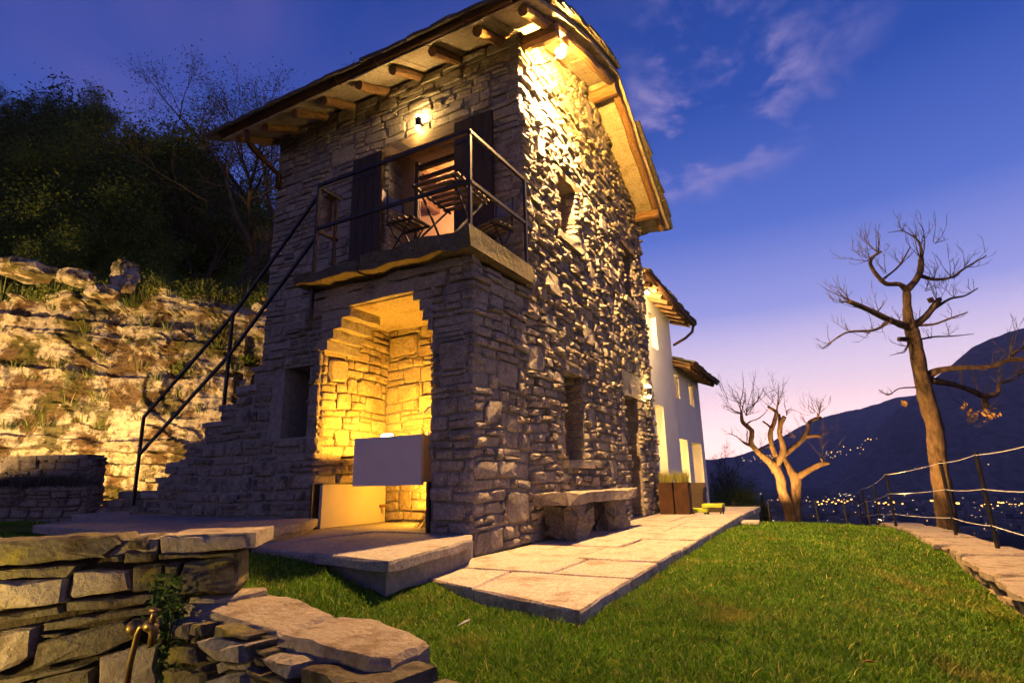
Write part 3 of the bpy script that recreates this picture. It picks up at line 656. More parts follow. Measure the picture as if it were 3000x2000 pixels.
# balcony table and chairs
def rotz(p, c, a): x, y = p[0], p[1]; return (c[0] + x * math.cos(a) - y * math.sin(a), c[1] + x * math.sin(a) + y * math.cos(a), p[2])
def folding(name, label, cat, c, a, wid, dep, h, back=0):
    t = thing(name, label, cat, (c[0], c[1], 3.17)); n = 7 if not back else 5
    for i in range(n):
        y = -dep / 2 + dep * (i + .5) / n; m = MB(); hw = dep / n * .27
        m.add([rotz((sx * wid / 2, y + sy * hw, 3.17 + h + dz), c, a) for dz in (-.02, 0) for sx, sy in ((-1, -1), (1, -1), (1, 1), (-1, 1))], [(3, 2, 1, 0), (4, 5, 6, 7), (0, 1, 5, 4), (1, 2, 6, 5), (2, 3, 7, 6), (3, 0, 4, 7)])
        part('slat', m, 'slat', t)
    for sx in (-1, 1):
        x = sx * (wid / 2 - .06)
        part('rail', MB().bar(rotz((x, -dep / 2, 3.15 + h - .012), c, a), rotz((x, dep / 2, 3.15 + h - .012), c, a), .022), 'iron', t)
        hb = h + (.42 if back else -.02)
        if back:
            part('leg', MB().tube([rotz((x, -dep / 2 + .04, 3.18), c, a), rotz((x, dep * .18, 3.17 + h * .55), c, a), rotz((x, dep * .46, 3.17 + h), c, a), rotz((x, dep * .52, 3.17 + hb), c, a)], .011, 6), 'iron', t)
            part('leg', MB().tube([rotz((x * .9, dep / 2 - .02, 3.18), c, a), rotz((x * .9, -dep / 2 + .06, 3.17 + h - .03), c, a)], .011, 6), 'iron', t)
        else:
            part('leg', MB().bar(rotz((x, -dep / 2 + .03, 3.185), c, a), rotz((x, dep / 2 - .08, 3.15 + h - .03), c, a), .02), 'iron', t)
            part('leg', MB().bar(rotz((x - sx * .03, dep / 2 - .03, 3.185), c, a), rotz((x - sx * .03, -dep / 2 + .08, 3.15 + h - .03), c, a), .02), 'iron', t)
    if back:
        m = MB(); k = 8
        for z in (3.17 + h + .27, 3.17 + h + .43):
            for th in (0, .012):
                for i in range(k + 1):
                    u = i / k * 2 - 1; m.v.append(rotz((u * wid / 2, dep * .5 + .03 + .06 * (1 - u * u) + th, z), c, a))
        q = k + 1
        for i in range(k):
            for s0, s1 in ((0, 2 * q), ): m.f += [(i, i + 1, s1 + i + 1, s1 + i), (q + i + 1, q + i, 3 * q + i, 3 * q + i + 1), (i, q + i, q + i + 1, i + 1), (2 * q + i, 2 * q + i + 1, 3 * q + i + 1, 3 * q + i)]
        part('backrest', m, 'backrest', t)
    return t
folding('folding_table', 'slatted folding table on the balcony seen from below', 'table', (-.42, -.95), .05, .62, .78, .74)
folding('folding_chair', 'slatted folding chair with curved back left of the balcony table', 'chair', (-.96, -1.05), math.pi * .5, .40, .40, .45, 1)
folding('folding_chair', 'slatted folding chair between the balcony table and the corner shutter', 'chair', (-.17, -.42), -.25, .40, .38, .45, 1)
# wash trough, tap, broom
ws = thing('wash_trough', 'wide pale concrete wash trough hanging in the lit niche', 'sink', (-1.2, -.7, .65))
part('front_panel', MB().box((-1.68, -1.02, .65), (-.73, -.98, 1.17)), 'concrete', ws)
tb = MB(); tb.box((-1.68, -.979, .68), (-.73, -.5, .76)); tb.box((-1.68, -.979, .761), (-1.63, -.5, 1.17)); tb.box((-.78, -.979, .761), (-.73, -.5, 1.17)); tb.box((-1.629, -.55, .761), (-.781, -.5, 1.17))
part('basin', tb, 'conc_warm', ws); part('support_bar', MB().bar((-2.08, -.8, .98), (-.55, -.8, .98), .03), 'iron', ws)
fc = part('faucet', MB().tube([(-.80, -.53, 1.172), (-.80, -.53, 1.42), (-.81, -.55, 1.5), (-.86, -.60, 1.53), (-.92, -.66, 1.5), (-.95, -.7, 1.44)], .011, 7), 'chrome', ws, True)
for x in (-1.02, -.9): part('tap_knob', MB().tube([(x, -.53, 1.172), (x, -.53, 1.24)], .017, 8), 'chrome', ws)
lp = thing('concrete_partition', 'low smooth concrete panel along the left side of the niche', 'panel', (-2.04, -.6, .2))
part('panel', MB().box((-2.07, -1.12, .205), (-2.03, -.06, .67)), 'conc_warm', lp); part('cap_strip', MB().box((-2.075, -1.12, .672), (-2.025, -.06, .685)), 'iron', lp)
part('hose_tap', MB().tube([(-2.03, -.16, .4), (-1.93, -.16, .4), (-1.9, -.16, .37)], .018, 7), 'brass', lp)
br = thing('twig_broom', 'besom broom of brown twigs leaning in the wash niche', 'broom', (-.72, -.85, .21))
m = MB(); rb = random.Random(5)
for i in range(70):
    a, b = rb.uniform(-.15, .15), rb.uniform(-.07, .07); m.tube([(-.62 + rb.uniform(-.02, .02), -.66 + rb.uniform(-.02, .02), .8), (-.66 + a * .4, -.75 + b * .4, .5), (-.76 + a, -.86 + b, .215)], [.006, .005, .003], 4, False)
part('bristles', m, 'twig', br); part('broomstick', MB().tube([(-.62, -.66, .7), (-.57, -.5, 1.5)], .014, 7), 'twig', br)

# ------------------------------------------------------------------ lamps
fl = thing('flood_lamp', 'bright bare floodlight on a short arm under the gable eave', 'lamp', (.0, .5, 6.5))
part('arm', MB().tube([(.02, .4, 6.42), (.14, .44, 6.40), (.28, .5, 6.44), (.36, .53, 6.5)], .012, 6), 'iron', fl)
def globe(c, r, n=8):
    m = MB(); m.v = [(c[0], c[1], c[2] - r)] + [(c[0] + r * math.sin(math.pi * i / n) * math.cos(2 * math.pi * j / 10), c[1] + r * math.sin(math.pi * i / n) * math.sin(2 * math.pi * j / 10), c[2] - r * math.cos(math.pi * i / n)) for i in range(1, n) for j in range(10)] + [(c[0], c[1], c[2] + r)]
    m.f = [(0, 1 + (j + 1) % 10, 1 + j) for j in range(10)] + [(1 + i * 10 + j, 1 + i * 10 + (j + 1) % 10, 11 + i * 10 + (j + 1) % 10, 11 + i * 10 + j) for i in range(n - 2) for j in range(10)] + [(len(m.v) - 1, 1 + (n - 2) * 10 + j, 1 + (n - 2) * 10 + (j + 1) % 10) for j in range(10)]
    return m
LP = (.42, .55, 6.55)
def bulb(P, r, col): return emis('lit_bulb', col, P / (4 * math.pi ** 2 * r * r))
part('bulb', globe(LP, .06), bulb(2600, .06, (1, .50, .085)), fl, True)
part('reflector', MB().tube([(LP[0] - .02, LP[1] - .0, LP[2] + .13), (LP[0] - .01, LP[1], LP[2] + .09), (LP[0], LP[1], LP[2] + .065)], [.03, .07, .09], 12, False), 'steel', fl, True)
light(fl, (LP[0] + .02, LP[1] - .02, LP[2] - .11), 5800, (1, .555, .205), .05, 'SPOT', (2.0, .8, 0), 160, .6)
def sconce(label, c, nrm, p):
    t = thing('wall_sconce', label, 'lamp', tuple(c)); c = np.array(c); nn = np.array(nrm, float)
    part('housing', MB().tube([c + nn * .07 - Z_ * .09, c + nn * .07 + Z_ * .05], .045, 10), 'iron', t)
    part('bracket', MB().bar(c - nn * .02, c + nn * .05, .03), 'iron', t)
    part('bulb', globe(c + nn * .07 + Z_ * .075, .035, 6), bulb(p, .035, (1, .60, .18)), t, True)
    part('lower_bulb', globe(c + nn * .07 - Z_ * .115, .03, 6), bulb(p * .5, .03, (1, .60, .18)), t, True)
sconce('small lit wall lamp glowing above the balcony door lintel', (-1.58, -.05, 5.76), (0, -1, 0), 42)
sconce('small lit wall lamp beside the ground floor door of the tower', (.06, 4.95, 2.3), (1, 0, 0), 36)
nl = thing('niche_lamp', 'lit lamp tucked behind the wash trough', 'lamp', (-1.75, -.2, 1.1))
part('bulb', MB().tube([(-1.50, -.76, 1.205), (-1.36, -.76, 1.205)], .025, 8), 'bulb_soft', nl); part('bracket', MB().box((-1.45, -.775, 1.0), (-1.41, -.745, 1.178)), 'iron', nl)
light(nl, (-1.43, -.76, 1.28), 250, (1, .45, .035), .035)
light(nl, (-1.35, -.36, .60), 60, (1, .44, .035), .06)
rl = thing('room_lamp', 'ceiling lamp in the room behind the balcony door', 'lamp', (-1.6, 1.6, 5.7))
part('shade', globe((-1.6, 1.6, 5.66), .09), 'bulb_soft', rl, True); part('cord', MB().tube([(-1.6, 1.6, 5.75), (-1.6, 1.6, 5.99)], .006, 5), 'iron', rl); light(rl, (-1.6, 1.6, 5.5), 420, (1, .50, .22), .08)

# ------------------------------------------------------------------ white houses
def white_house(label, x, y0, y1, zb, zt, wins, doors, eave_z, roof_end, gx0):
    t = thing('white_house', label, 'house', (x - 2, (y0 + y1) / 2, zb)); w = y1 - y0
    fr = (V3(x, y0, zb), Y_, Z_, X_); hs = [(a - y0, b - y0, c - zb, d - zb) for a, b, c, d in wins + doors]
    m = MB(); wall_holes(m, fr, w, zt - zb, hs, .42)
    m.box((x - 4.4, y0, zb), (x - 4, y1, zt)); m.box((x - 4, y1 - .4, zb), (x - .42, y1, zt)); m.box((x - 4, y0, zb), (x - .42, y0 + .3, zt))
    part('wall', m, 'plaster', t)
    for h in hs[:len(wins)]: window(t, fr, *h, .34, 'doorwood', False)
    for h in hs[len(wins):]:
        d = window(t, fr, *h, .36, 'doorwood', False)
    rz = eave_z; sl = .38
    rf = MB(); re = roof_end; ye = y0 + .02 if gx0 is None else gx0
    P = lambda X, Yv, dz: (X, Yv, rz + (.0 - (X - .0)) * sl + dz)
    rf.add([P(X, Yv, dz) for dz in (.10, .14) for X, Yv in ((.02, ye), (.02, re), (x - 2.6, re), (x - 2.6, ye))], [(0, 1, 2, 3), (7, 6, 5, 4), (0, 4, 5, 1), (1, 5, 6, 2), (2, 6, 7, 3), (3, 7, 4, 0)])
    roof = part('roof', rf, 'wood', t)
    yy = ye + .15
    while yy < re:
        log('rafter', (.0, yy, rz + .035), (x - .1, yy, rz + .035 + (.1 - x) * sl), .065, 'wood', roof, 4); yy += .52
    yy = ye
    k = 0
    while yy < re:
        for r_ in range(5):
            X = -.12 - r_ * .33; sl_m = Matrix.Rotation(math.pi / 2, 4, 'Z') @ Matrix.Rotation(math.atan(sl) - .07 + rng.uniform(-.03, .03), 4, 'X') @ Matrix.Rotation(rng.uniform(-.06, .06), 4, 'Z')
            slate_at((X + .02, yy + .2, rz + (-X) * sl + .16 + rng.uniform(0, .015)), sl_m, roof)
        yy += .41
    g = part('gutter', MB().tube([(.075, ye, rz + .11), (.075, re, rz + .11)], .06, 9), 'copper', t, True)
    return t, fr
wh, wf = white_house('tall white plastered house joined to the stone tower', -.45, 5.6, 9.9, -.35, 5.05, [(7.69, 8.37, 3.81, 4.69)], [(7.59, 8.38, -.05, 2.38)], 4.86, 10.75, 5.66)
part('downpipe', MB().tube([PX(1592, 748, .07), PX(1590, 762, .05), PX(1575, 776, -.1), PX(1548, 792, -.36)], .04, 8), 'copper', wh, True)
lh, lf = white_house('lower white plastered house beyond the taller white one', -.47, 9.9, 13.5, -.6, 3.8, [(10.0, 10.55, 2.81, 3.47), (11.9, 12.6, 2.79, 3.45)], [(9.98, 10.97, -.3, 1.68), (11.56, 13.02, -.32, 1.66)], 3.55, 13.85, 9.92)
el = thing('eave_lamp', 'square lit lamp under the eave of the tall white house', 'lamp', (-.12, 6.2, 4.8))
part('housing', MB().box((-.24, 6.08, 4.70), (-.02, 6.36, 4.76)), 'steel', el); part('lens', MB().box((-.22, 6.1, 4.682), (-.04, 6.34, 4.699)), 'bulb_soft', el)
light(el, (-.13, 6.22, 4.60), 950, (1, .62, .22), .05)
for lab, p, pw in (('pendant lamp behind the upper window of the tall white house', (-1.5, 7.3, 4.35), 260), ('pendant lamp behind the tall door of the white house', (-1.5, 7.2, 1.7), 260), ('pendant lamp behind the small windows of the lower white house', (-1.7, 10.6, 3.2), 260), ('pendant lamp behind the glass doors of the lower white house', (-1.9, 10.4, 1.1), 420)):
    t = thing('room_lamp', lab, 'lamp', p); part('shade', globe(p, .09), 'bulb_soft', t, True); part('cord', MB().tube([(p[0], p[1], p[2] + .09), (p[0], p[1], p[2] + .5)], .006, 5), 'iron', t); light(t, (p[0] + .14, p[1], p[2]), pw, (1, .55, .14), .08)
for k, (v, hgt) in enumerate(((1052, .16), (1075, .14), (1098, .12))):
    p = PX(1508, v, -.44); t = thing('wall_intercom', ('top one of three small black boxes on the white wall by the tall door', 'middle one of three small black boxes on the white wall by the tall door', 'lowest of three small black boxes on the white wall by the tall door')[k], 'intercom', tuple(p), 'black boxes by the white house door')
    part('housing', MB().box((-.45, p[1] - .05, p[2] - hgt / 2), (-.40, p[1] + .05, p[2] + hgt / 2)), 'black', t); part('panel', MB().box((-.3999, p[1] - .035, p[2] - hgt / 4), (-.392, p[1] + .035, p[2] + hgt / 3)), 'steel', t)

# ------------------------------------------------------------------ paving
def paving(name, rows, z, th, m, jit=.012, base=None):
    b = MB(); 
    for p in base: b.prism(p[0], p[1], p[2])
    par = struct(name, b, 'mortar')
    for poly in rows:
        pts = []; c = np.mean(np.array(poly), axis=0)
        for i, p in enumerate(poly):
            q = poly[(i + 1) % len(poly)]; d = math.hypot(q[0] - p[0], q[1] - p[1]); k = max(1, int(d / .18))
            for j in range(k):
                t = j / k; x, y = p[0] + (q[0] - p[0]) * t, p[1] + (q[1] - p[1]) * t; r = math.hypot(c[0] - x, c[1] - y); s = 1 - (.007 + rng.uniform(0, jit)) / r
                pts.append((c[0] + (x - c[0]) * s, c[1] + (y - c[1]) * s))
        zz = z + rng.uniform(-.006, .006); n = len(pts); mm_ = MB(); ins = .012
        lo = [(x, y, zz - th + rng.uniform(-.01, .01)) for x, y in pts]; mi = [(x, y, zz - .014 + rng.uniform(-.006, .004)) for x, y in pts]
        tp = [(c[0] + (x - c[0]) * (1 - ins / max(.1, math.hypot(x - c[0], y - c[1]))), c[1] + (y - c[1]) * (1 - ins / max(.1, math.hypot(x - c[0], y - c[1]))), zz) for x, y in pts]
        mm_.add(lo + mi + tp, [(i, (i + 1) % n, n + (i + 1) % n, n + i) for i in range(n)] + [(n + i, n + (i + 1) % n, 2 * n + (i + 1) % n, 2 * n + i) for i in range(n)] + [tuple(2 * n + i for i in range(n))])
        part('slab', mm_, m, par, own=True)
    return par
ty = [-1.75, -.95, -.05, .8, 1.7, 2.55, 3.5, 4.4, 5.3]; rows = []
xe = lambda y: 1.70 - .02 * (y + 2.8)
rows += [[(.02, -2.18), (.82, -2.47), (.72, -1.75), (.02, -1.75)], [(.82, -2.47), (1.72, -2.82), (xe(-1.75), -1.75), (.72, -1.75)]]
for a, b in zip(ty, ty[1:]):
    k = rng.choice([(.55,), (.35, .7), (.62,), (.45,)]); cut = [0.0] + list(k) + [1]
    for c, d in zip(cut, cut[1:]): rows.append([(.02 + c * (xe(a) - .02), a), (.02 + d * (xe(a) - .02), a), (.02 + d * (xe(b) - .02), b), (.02 + c * (xe(b) - .02), b)])
paving('terrace', rows, 0, .1, 'slab', base=[([(.06, -2.1), (1.62, -2.68), (1.5, 5.25), (.06, 5.25)], -.3, -.035)])
rows = []
for y in (5.35, 6.6, 7.9):
    for a, b in ((-.43, .5), (.5, 1.45)): rows.append([(a, y), (b, y), (b, y + 1.25), (a, y + 1.25)])
paving('far_terrace', rows, -.05, .1, 'slab', base=[([(-.43, 5.34), (1.4, 5.34), (1.4, 9.1), (-.43, 9.1)], -.6, -.08)])
p = PZ(1712, 1199, -.12); paving('stepping_stone', [[(p[0] - .25, p[1] - .3), (p[0] + .25, p[1] - .25), (p[0] + .22, p[1] + .3), (p[0] - .25, p[1] + .3)]], -.09, .07, 'slab', base=[([(p[0] - .2, p[1] - .2), (p[0] + .2, p[1] - .2), (p[0] + .2, p[1] + .2), (p[0] - .2, p[1] + .2)], -.3, -.13)])
paving('platform', [[(-.35, -2.77), (.49, -2.93), (.28, -1.6), (.03, -1.22), (-.4, -1.22)], [(-1.22, -2.61), (-.35, -2.77), (-.4, -1.22), (-1.15, -1.22)], [(-1.79, -2.25), (-1.22, -2.61), (-1.15, -1.22), (-2.1, -1.22)], [(-2.08, -1.2), (-.53, -1.2), (-.53, -.03), (-2.08, -.03)]], .2, .07, 'slab_grey',
       base=[([(-1.7, -2.2), (-1.2, -2.5), (.4, -2.84), (.2, -1.6), (0, -1.17), (-2.1, -1.17)], -.3, .14), ([(-2.1, -1.165), (-.52, -1.165), (-.52, -.03), (-2.1, -.03)], 0, .14)])
paving('landing', [[(-1.56, -1.77), (-1.15, -2.81), (-2.27, -2.99), (-2.35, -1.22), (-1.95, -1.22)], [(-2.27, -2.99), (-3.5, -2.88), (-3.4, -1.22), (-2.35, -1.22)], [(-3.5, -2.88), (-4.65, -2.72), (-4.6, -1.22), (-3.4, -1.22)], [(-4.65, -2.72), (-5.4, -1.7), (-5.9, -1.1), (-4.6, -1.22)], [(-5.9, -1.1), (-5.4, -1.7), (-7.2, -1.2), (-7.6, -.4), (-5.9, -.2)]], .32, .08, 'slab_grey',
       base=[([(-1.6, -1.77), (-1.25, -2.7), (-2.27, -2.9), (-4.6, -2.6), (-5.4, -1.6), (-5.5, -1.25), (-2, -1.25)], -.2, .25)])
# stone bench
bn = thing('stone_bench', 'rough stone slab bench against the tower wall', 'bench', (.25, 1.2, 0))
slabpart('seat', (.04, -.02, .40), (.47, 2.5, .52), 'cap', bn, rng, .018)
def boulder(name, a, b, m, parent, rg, nn=(4, 4, 5), j=.025, **k):
    mb = MB(); a, b = np.array(a), np.array(b); c = (a + b) / 2; h = (b - a) / 2; vs = {}; 
    import itertools
    N_ = 4
    def vid(p):
        if p not in vs:
            q = np.array(p) / N_ * 2 - 1; r = q / max(1e-6, np.max(np.abs(q))); sph = q / np.linalg.norm(q) * 1.15
            d = r * .62 + sph * .38; pt = c + d * h + np.array([rg.uniform(-j, j) for _ in range(3)]); vs[p] = len(mb.v); mb.v.append(tuple(pt))
        return vs[p]
    for ax in range(3):
        for sd in (0, N_):
            for i in range(N_):
                for jn in range(N_):
                    q = []
                    for di, dj in ((0, 0), (1, 0), (1, 1), (0, 1)):
                        p = [0, 0, 0]; p[ax] = sd; p[(ax + 1) % 3] = i + di; p[(ax + 2) % 3] = jn + dj; q.append(vid(tuple(p)))
                    mb.f.append(tuple(q) if sd else tuple(q[::-1]))
    return part(name, mb, m, parent, **k)
boulder('leg', (.06, .28, -.03), (.42, .86, .43), 'stone', bn, rng, j=.06); boulder('leg', (.06, 1.70, -.03), (.40, 2.22, .43), 'stone', bn, rng, j=.06); slabpart('back_stone', (.03, .86, .0), (.10, 1.71, .40), 'stone_dark', bn, rng)

# ------------------------------------------------------------------ planters and seats by the white house
def blades(mb, c, n, h, spread, rg, w=.006, lean=.35):
    for _ in range(n):
        a = rg.uniform(0, 6.283); r = spread * math.sqrt(rg.random()); b = V3(c[0] + r * math.cos(a), c[1] + r * math.sin(a), c[2]); hh = h * rg.uniform(.6, 1.1)
        d = V3(math.cos(a), math.sin(a), 0) * lean * hh * rg.uniform(.1, 1) * (r / spread); e = rg.uniform(0, 3.14); sd = V3(math.cos(e), math.sin(e), 0) * w
        m1 = b + d * .35 + Z_ * hh * .6; m2 = b + d + Z_ * hh
        mb.add([b - sd, b + sd, m1 + sd * .8, m1 - sd * .8, m2], [(0, 1, 2, 3), (3, 2, 4)])
for k, (u0, u1) in enumerate(((1521, 1552), (1557, 1588))):
    p = PZ((u0 + u1) / 2, 1180, 0); wd = .13; zt = .56
    t = thing('corten_planter', ('tall rusty steel planter with grass nearer the tower door', 'tall rusty steel planter with grass next to the lime cushioned stools')[k], 'planter', (p[0], p[1], 0))
    m = MB(); m.box((p[0] - wd, p[1] - wd, 0.004), (p[0] + wd, p[1] + wd, zt)); part('box', m, 'corten', t)
    part('rim', MB().box((p[0] - wd - .004, p[1] - wd - .004, zt), (p[0] + wd + .004, p[1] + wd + .004, zt + .008)), 'corten', t)
    m = MB(); blades(m, (p[0], p[1], zt), 260, .24, .13, rng, .004, .5); part('grass', m, 'ornagrass', t)
def stool(label, p, w, d, h, ch):
    t = thing('wicker_stool', label, 'stool', tuple(p)); x, y, z = p
    part('base', MB().box((x - w / 2, y - d / 2, z + .05), (x + w / 2, y + d / 2, z + h)), 'wicker', t)
    slabpart('cushion', (x - w / 2 - .005, y - d / 2 - .005, z + h), (x + w / 2 + .005, y + d / 2 + .005, z + h + ch), 'lime', t, rng, .004)
    for sx in (-1, 1):
        for sy in (-1, 1): part('leg', MB().box((x + sx * (w / 2 - .03) - .012, y + sy * (d / 2 - .03) - .012, z), (x + sx * (w / 2 - .03) + .012, y + sy * (d / 2 - .03) + .012, z + .05)), 'black', t)
p = PZ(1607, 1182, -.05); stool('wicker stool with lime cushion beside the rusty planter', (p[0], p[1], -.05), .34, .34, .06, .06)
p = PZ(1634, 1183, -.05); stool('taller wicker stool with lime cushion at the terrace end', (p[0], p[1] + .3, -.05), .36, .36, .14, .06)
p = PZ(1606, 1165, -.05); t = thing('wicker_armchair', 'dark brown wicker armchair by the far glass door', 'armchair', (p[0] - .1, p[1], -.05))
q = (p[0] - .1, p[1]); part('base', MB().box((q[0] - .25, q[1] - .25, -.045), (q[0] + .25, q[1] + .25, .3)), 'wicker', t); part('backrest', MB().box((q[0] - .25, q[1] + .2, .301), (q[0] + .25, q[1] + .26, .52)), 'wicker', t)
part('seat_pad', MB().box((q[0] - .22, q[1] - .24, .301), (q[0] + .22, q[1] + .19, .34)), 'wicker', t)
for s in (-1, 1): part('armrest', MB().box((q[0] + s * .25 - .03, q[1] - .25, .302), (q[0] + s * .25 + .03, q[1] + .198, .42)), 'wicker', t)

# ------------------------------------------------------------------ low wall along the lawn with cable fence
gw = thing('garden_wall', 'long low stone wall with flat capping along the right edge of the lawn', 'wall', (4.28, 4, -.3))
m = MB(); yw = np.linspace(-2.6, 17, 30)
m2 = MB()
for a, b in zip(yw, yw[1:]): m.add([(x, y, z) for x, y, z in ((4.05, a, -1.6), (4.52, a, -1.6), (4.52, b, -1.9), (4.05, b, -1.9), (4.05, a, wall_top(a) - .05), (4.52, a, wall_top(a) - .05), (4.52, b, wall_top(b) - .05), (4.05, b, wall_top(b) - .05))], [(0, 3, 2, 1), (4, 5, 6, 7), (0, 1, 5, 4), (1, 2, 6, 5), (2, 3, 7, 6), (3, 0, 4, 7)])
gwm = part('core', m, 'mortar', gw)
st = []
for a in np.arange(-2.6, 9, 1.4): st += masonry((V3(4.05, a, wall_top(a) - .6), Y_, Z_, -X_), 1.42, .55, int(a * 10) + 200, hr=(.1, .2), wr=(.18, .4), prot=(.01, .05), mat='stone_warm', depth=.06)
place_stones(st, gwm, 120)
y = -2.6
while y < 16.5:
    l = rng.uniform(.7, 1.7); x0 = 3.98 + rng.uniform(-.06, .05); x1 = 4.58 + rng.uniform(-.07, .08); sk = rng.uniform(-.12, .12); pts = []
    for i in range(8): pts.append((x0 + rng.uniform(-.045, .03), y + l * i / 8 * .98 + .008))
    pts += [(x0 + .2, y + l - .01 + rng.uniform(-.03, .0)), (x1 - .2, y + l - .012 + rng.uniform(-.03, .0))]
    for i in range(8): pts.append((x1 + rng.uniform(-.03, .03), y + l - l * i / 8 * .98 - .008))
    z = wall_top(y + l / 2); mm_ = MB(); n = len(pts); c = (4.27, y + l / 2); dz = lambda yy: wall_top(yy) - z
    lo = [(a, b, z - .055 + dz(b) + rng.uniform(-.012, .012)) for a, b in pts]; mi = [(a, b, z - .012 + dz(b) + rng.uniform(-.008, .004)) for a, b in pts]; tp = [(c[0] + (a - c[0]) * .95, c[1] + (b - c[1]) * .97, z + dz(b) + rng.uniform(-.004, .006)) for a, b in pts]
    mm_.add(lo + mi + tp + [(c[0], c[1], z + .006)], [(i, (i + 1) % n, n + (i + 1) % n, n + i) for i in range(n)][::1] + [(n + i, n + (i + 1) % n, 2 * n + (i + 1) % n, 2 * n + i) for i in range(n)] + [(2 * n + i, 2 * n + (i + 1) % n, 3 * n) for i in range(n)])
    part('capstone', mm_, 'cap', gw, own=True); y += l
fc = thing('cable_fence', 'slim dark posts with three steel cables standing on the low lawn wall', 'fence', (4.43, 2.17, -.1))
posts = [(4.46, -.35), (4.44, 2.17), (4.40, 4.27), (3.98, 7.8), (3.98, 12.3), (3.78, 14.2), (3.72, 16.6)]
for x, y in posts:
    z = wall_top(y) + .004; part('post', MB().bar((x, y, z), (x - .02, y - .02, z + 1.0), .032), 'iron', fc)
for h in (.97, .61, .23):
    for (xa, ya), (xb, yb) in zip(posts, posts[1:]):
        pts = [(xa + (xb - xa) * t - .04 * h, ya + (yb - ya) * t - .05 * h, wall_top(ya) + h + (wall_top(yb) - wall_top(ya)) * t - .018 * 4 * t * (1 - t)) for t in np.linspace(0, 1, 9)]
        part('cable', MB().tube(pts, .0045, 5, False), 'cable', fc)
f2 = thing('wire_fence', 'thin far wire fence behind the forked tree at the lawn end', 'fence', (1, 18, -1.2))
pf = [PD(u, 1197, d) for u, d in ((1655, 19.5), (1690, 19), (1770, 19), (1806, 18.5), (1832, 18.2), (1880, 18), (1945, 17.5), (1998, 17.2))]
for i, p in enumerate(pf):
    zz = p[2] - .2; part('post', MB().bar((p[0], p[1], zz), (p[0] - .02, p[1], zz + .85), .04), 'steel', f2)
for h in (.78, .4):
    for a, b in zip(pf, pf[1:]): part('wire', MB().tube([(a[0], a[1], a[2] - .2 + h), ((a[0] + b[0]) / 2, (a[1] + b[1]) / 2, (a[2] + b[2]) / 2 - .23 + h), (b[0], b[1], b[2] - .2 + h)], .009, 4, False), 'steel', f2)

# ------------------------------------------------------------------ foreground dry stone walls (traced stones on their own wall planes)
def c7(a, b): return (a / 2.3075, 1176 + b / 2.3075)
def plane_pt(u, v, A, nn):
    r = ray(u, v); return CAM + r * (((A - CAM) @ nn) / (r @ nn))
def traced_wall(parent, polys, A, B, m, rg, prot=(.015, .04), back=.14):
    S = np.array([B[0] - A[0], B[1] - A[1], 0.]); S /= np.linalg.norm(S); Nn = np.array([S[1], -S[0], 0]); A3 = V3(A[0], A[1], 0)
    if (CAM - A3) @ Nn < 0: Nn = -Nn
    for k, pl in enumerate(polys):
        P = []
        for a, b in pl:
            p = plane_pt(*c7(a, b), A3, Nn) - A3; P.append((p @ S, p[2]))
        c = np.mean(np.array(P), axis=0); Q = []                      # more points along the edges, slightly uneven
        for i, p in enumerate(P):
            q = P[(i + 1) % len(P)]; d = math.hypot(q[0] - p[0], q[1] - p[1]); kk = max(1, int(d / .045))
            for j in range(kk):
                t = j / kk; Q.append((p[0] + (q[0] - p[0]) * t + rg.uniform(-.004, .004), p[1] + (q[1] - p[1]) * t + rg.uniform(-.004, .004)))
        Q = [(c[0] + (x - c[0]) * .985, c[1] + (y - c[1]) * .97) for x, y in Q]
        ar = sum(Q[i][0] * Q[(i + 1) % len(Q)][1] - Q[(i + 1) % len(Q)][0] * Q[i][1] for i in range(len(Q)))
        if ar < 0: Q = Q[::-1]
        fr = (A3, S, Z_, Nn); fl = (np.cross(S, Z_) @ Nn) < 0
        vs, fs = stone_geo(Q, fr, rg.uniform(*prot), back, rg, .010, .12)
        if fl: fs = [f[::-1] for f in fs]
        part('stone', MB().add(vs, fs), m[k % len(m)] if isinstance(m, (list, tuple)) else m, parent, own=True)
rg = random.Random(44)
g1 = thing('garden_wall', 'mossy dry stone retaining wall with the brass tap in its corner', 'wall', (.9, -4.7, 0))
A1, B1 = (.56, -4.99), (1.16, -4.47)
W1 = [[(-60, 148), (300, 125), (640, 118), (670, 160), (600, 215), (590, 235), (-60, 290)], [(690, 130), (800, 128), (800, 192), (690, 195)], [(850, 125), (1325, 122), (1325, 185), (1080, 212), (860, 215)], [(665, 205), (840, 198), (830, 260), (665, 262)], [(600, 225), (655, 215), (650, 258), (595, 255)],
      [(-60, 298), (440, 275), (380, 345), (-60, 352)], [(400, 305), (700, 300), (700, 405), (385, 455), (360, 440)], [(715, 285), (880, 265), (870, 400), (715, 420)], [(985, 255), (1275, 225), (1275, 390), (1250, 420), (930, 430)], [(840, 225), (1270, 213), (1265, 228), (850, 248)],
      [(-60, 365), (370, 345), (350, 470), (-60, 528)], [(360, 470), (860, 420), (860, 470), (500, 515), (355, 520)], [(-60, 548), (335, 490), (350, 530), (-60, 608)], [(235, 585), (870, 478), (870, 520), (235, 630)], [(-60, 632), (215, 590), (205, 760), (-60, 880)], [(225, 640), (370, 628), (330, 655), (225, 668)],
      [(215, 682), (700, 560), (780, 640), (560, 740), (190, 830)], [(-60, 890), (160, 845), (400, 810), (480, 800), (300, 860), (-60, 930)], [(540, 760), (700, 710), (860, 690), (860, 960), (530, 960)], [(890, 270), (970, 260), (920, 420), (885, 420)], [(200, 885), (500, 820), (510, 990), (200, 990)], [(-60, 945), (180, 900), (180, 1010), (-60, 1010)], [(700, 560), (870, 535), (880, 680), (790, 640)]]
traced_wall(g1, W1, A1, B1, ['stone_moss', 'stone_moss', 'cap', 'stone_moss'], rg)
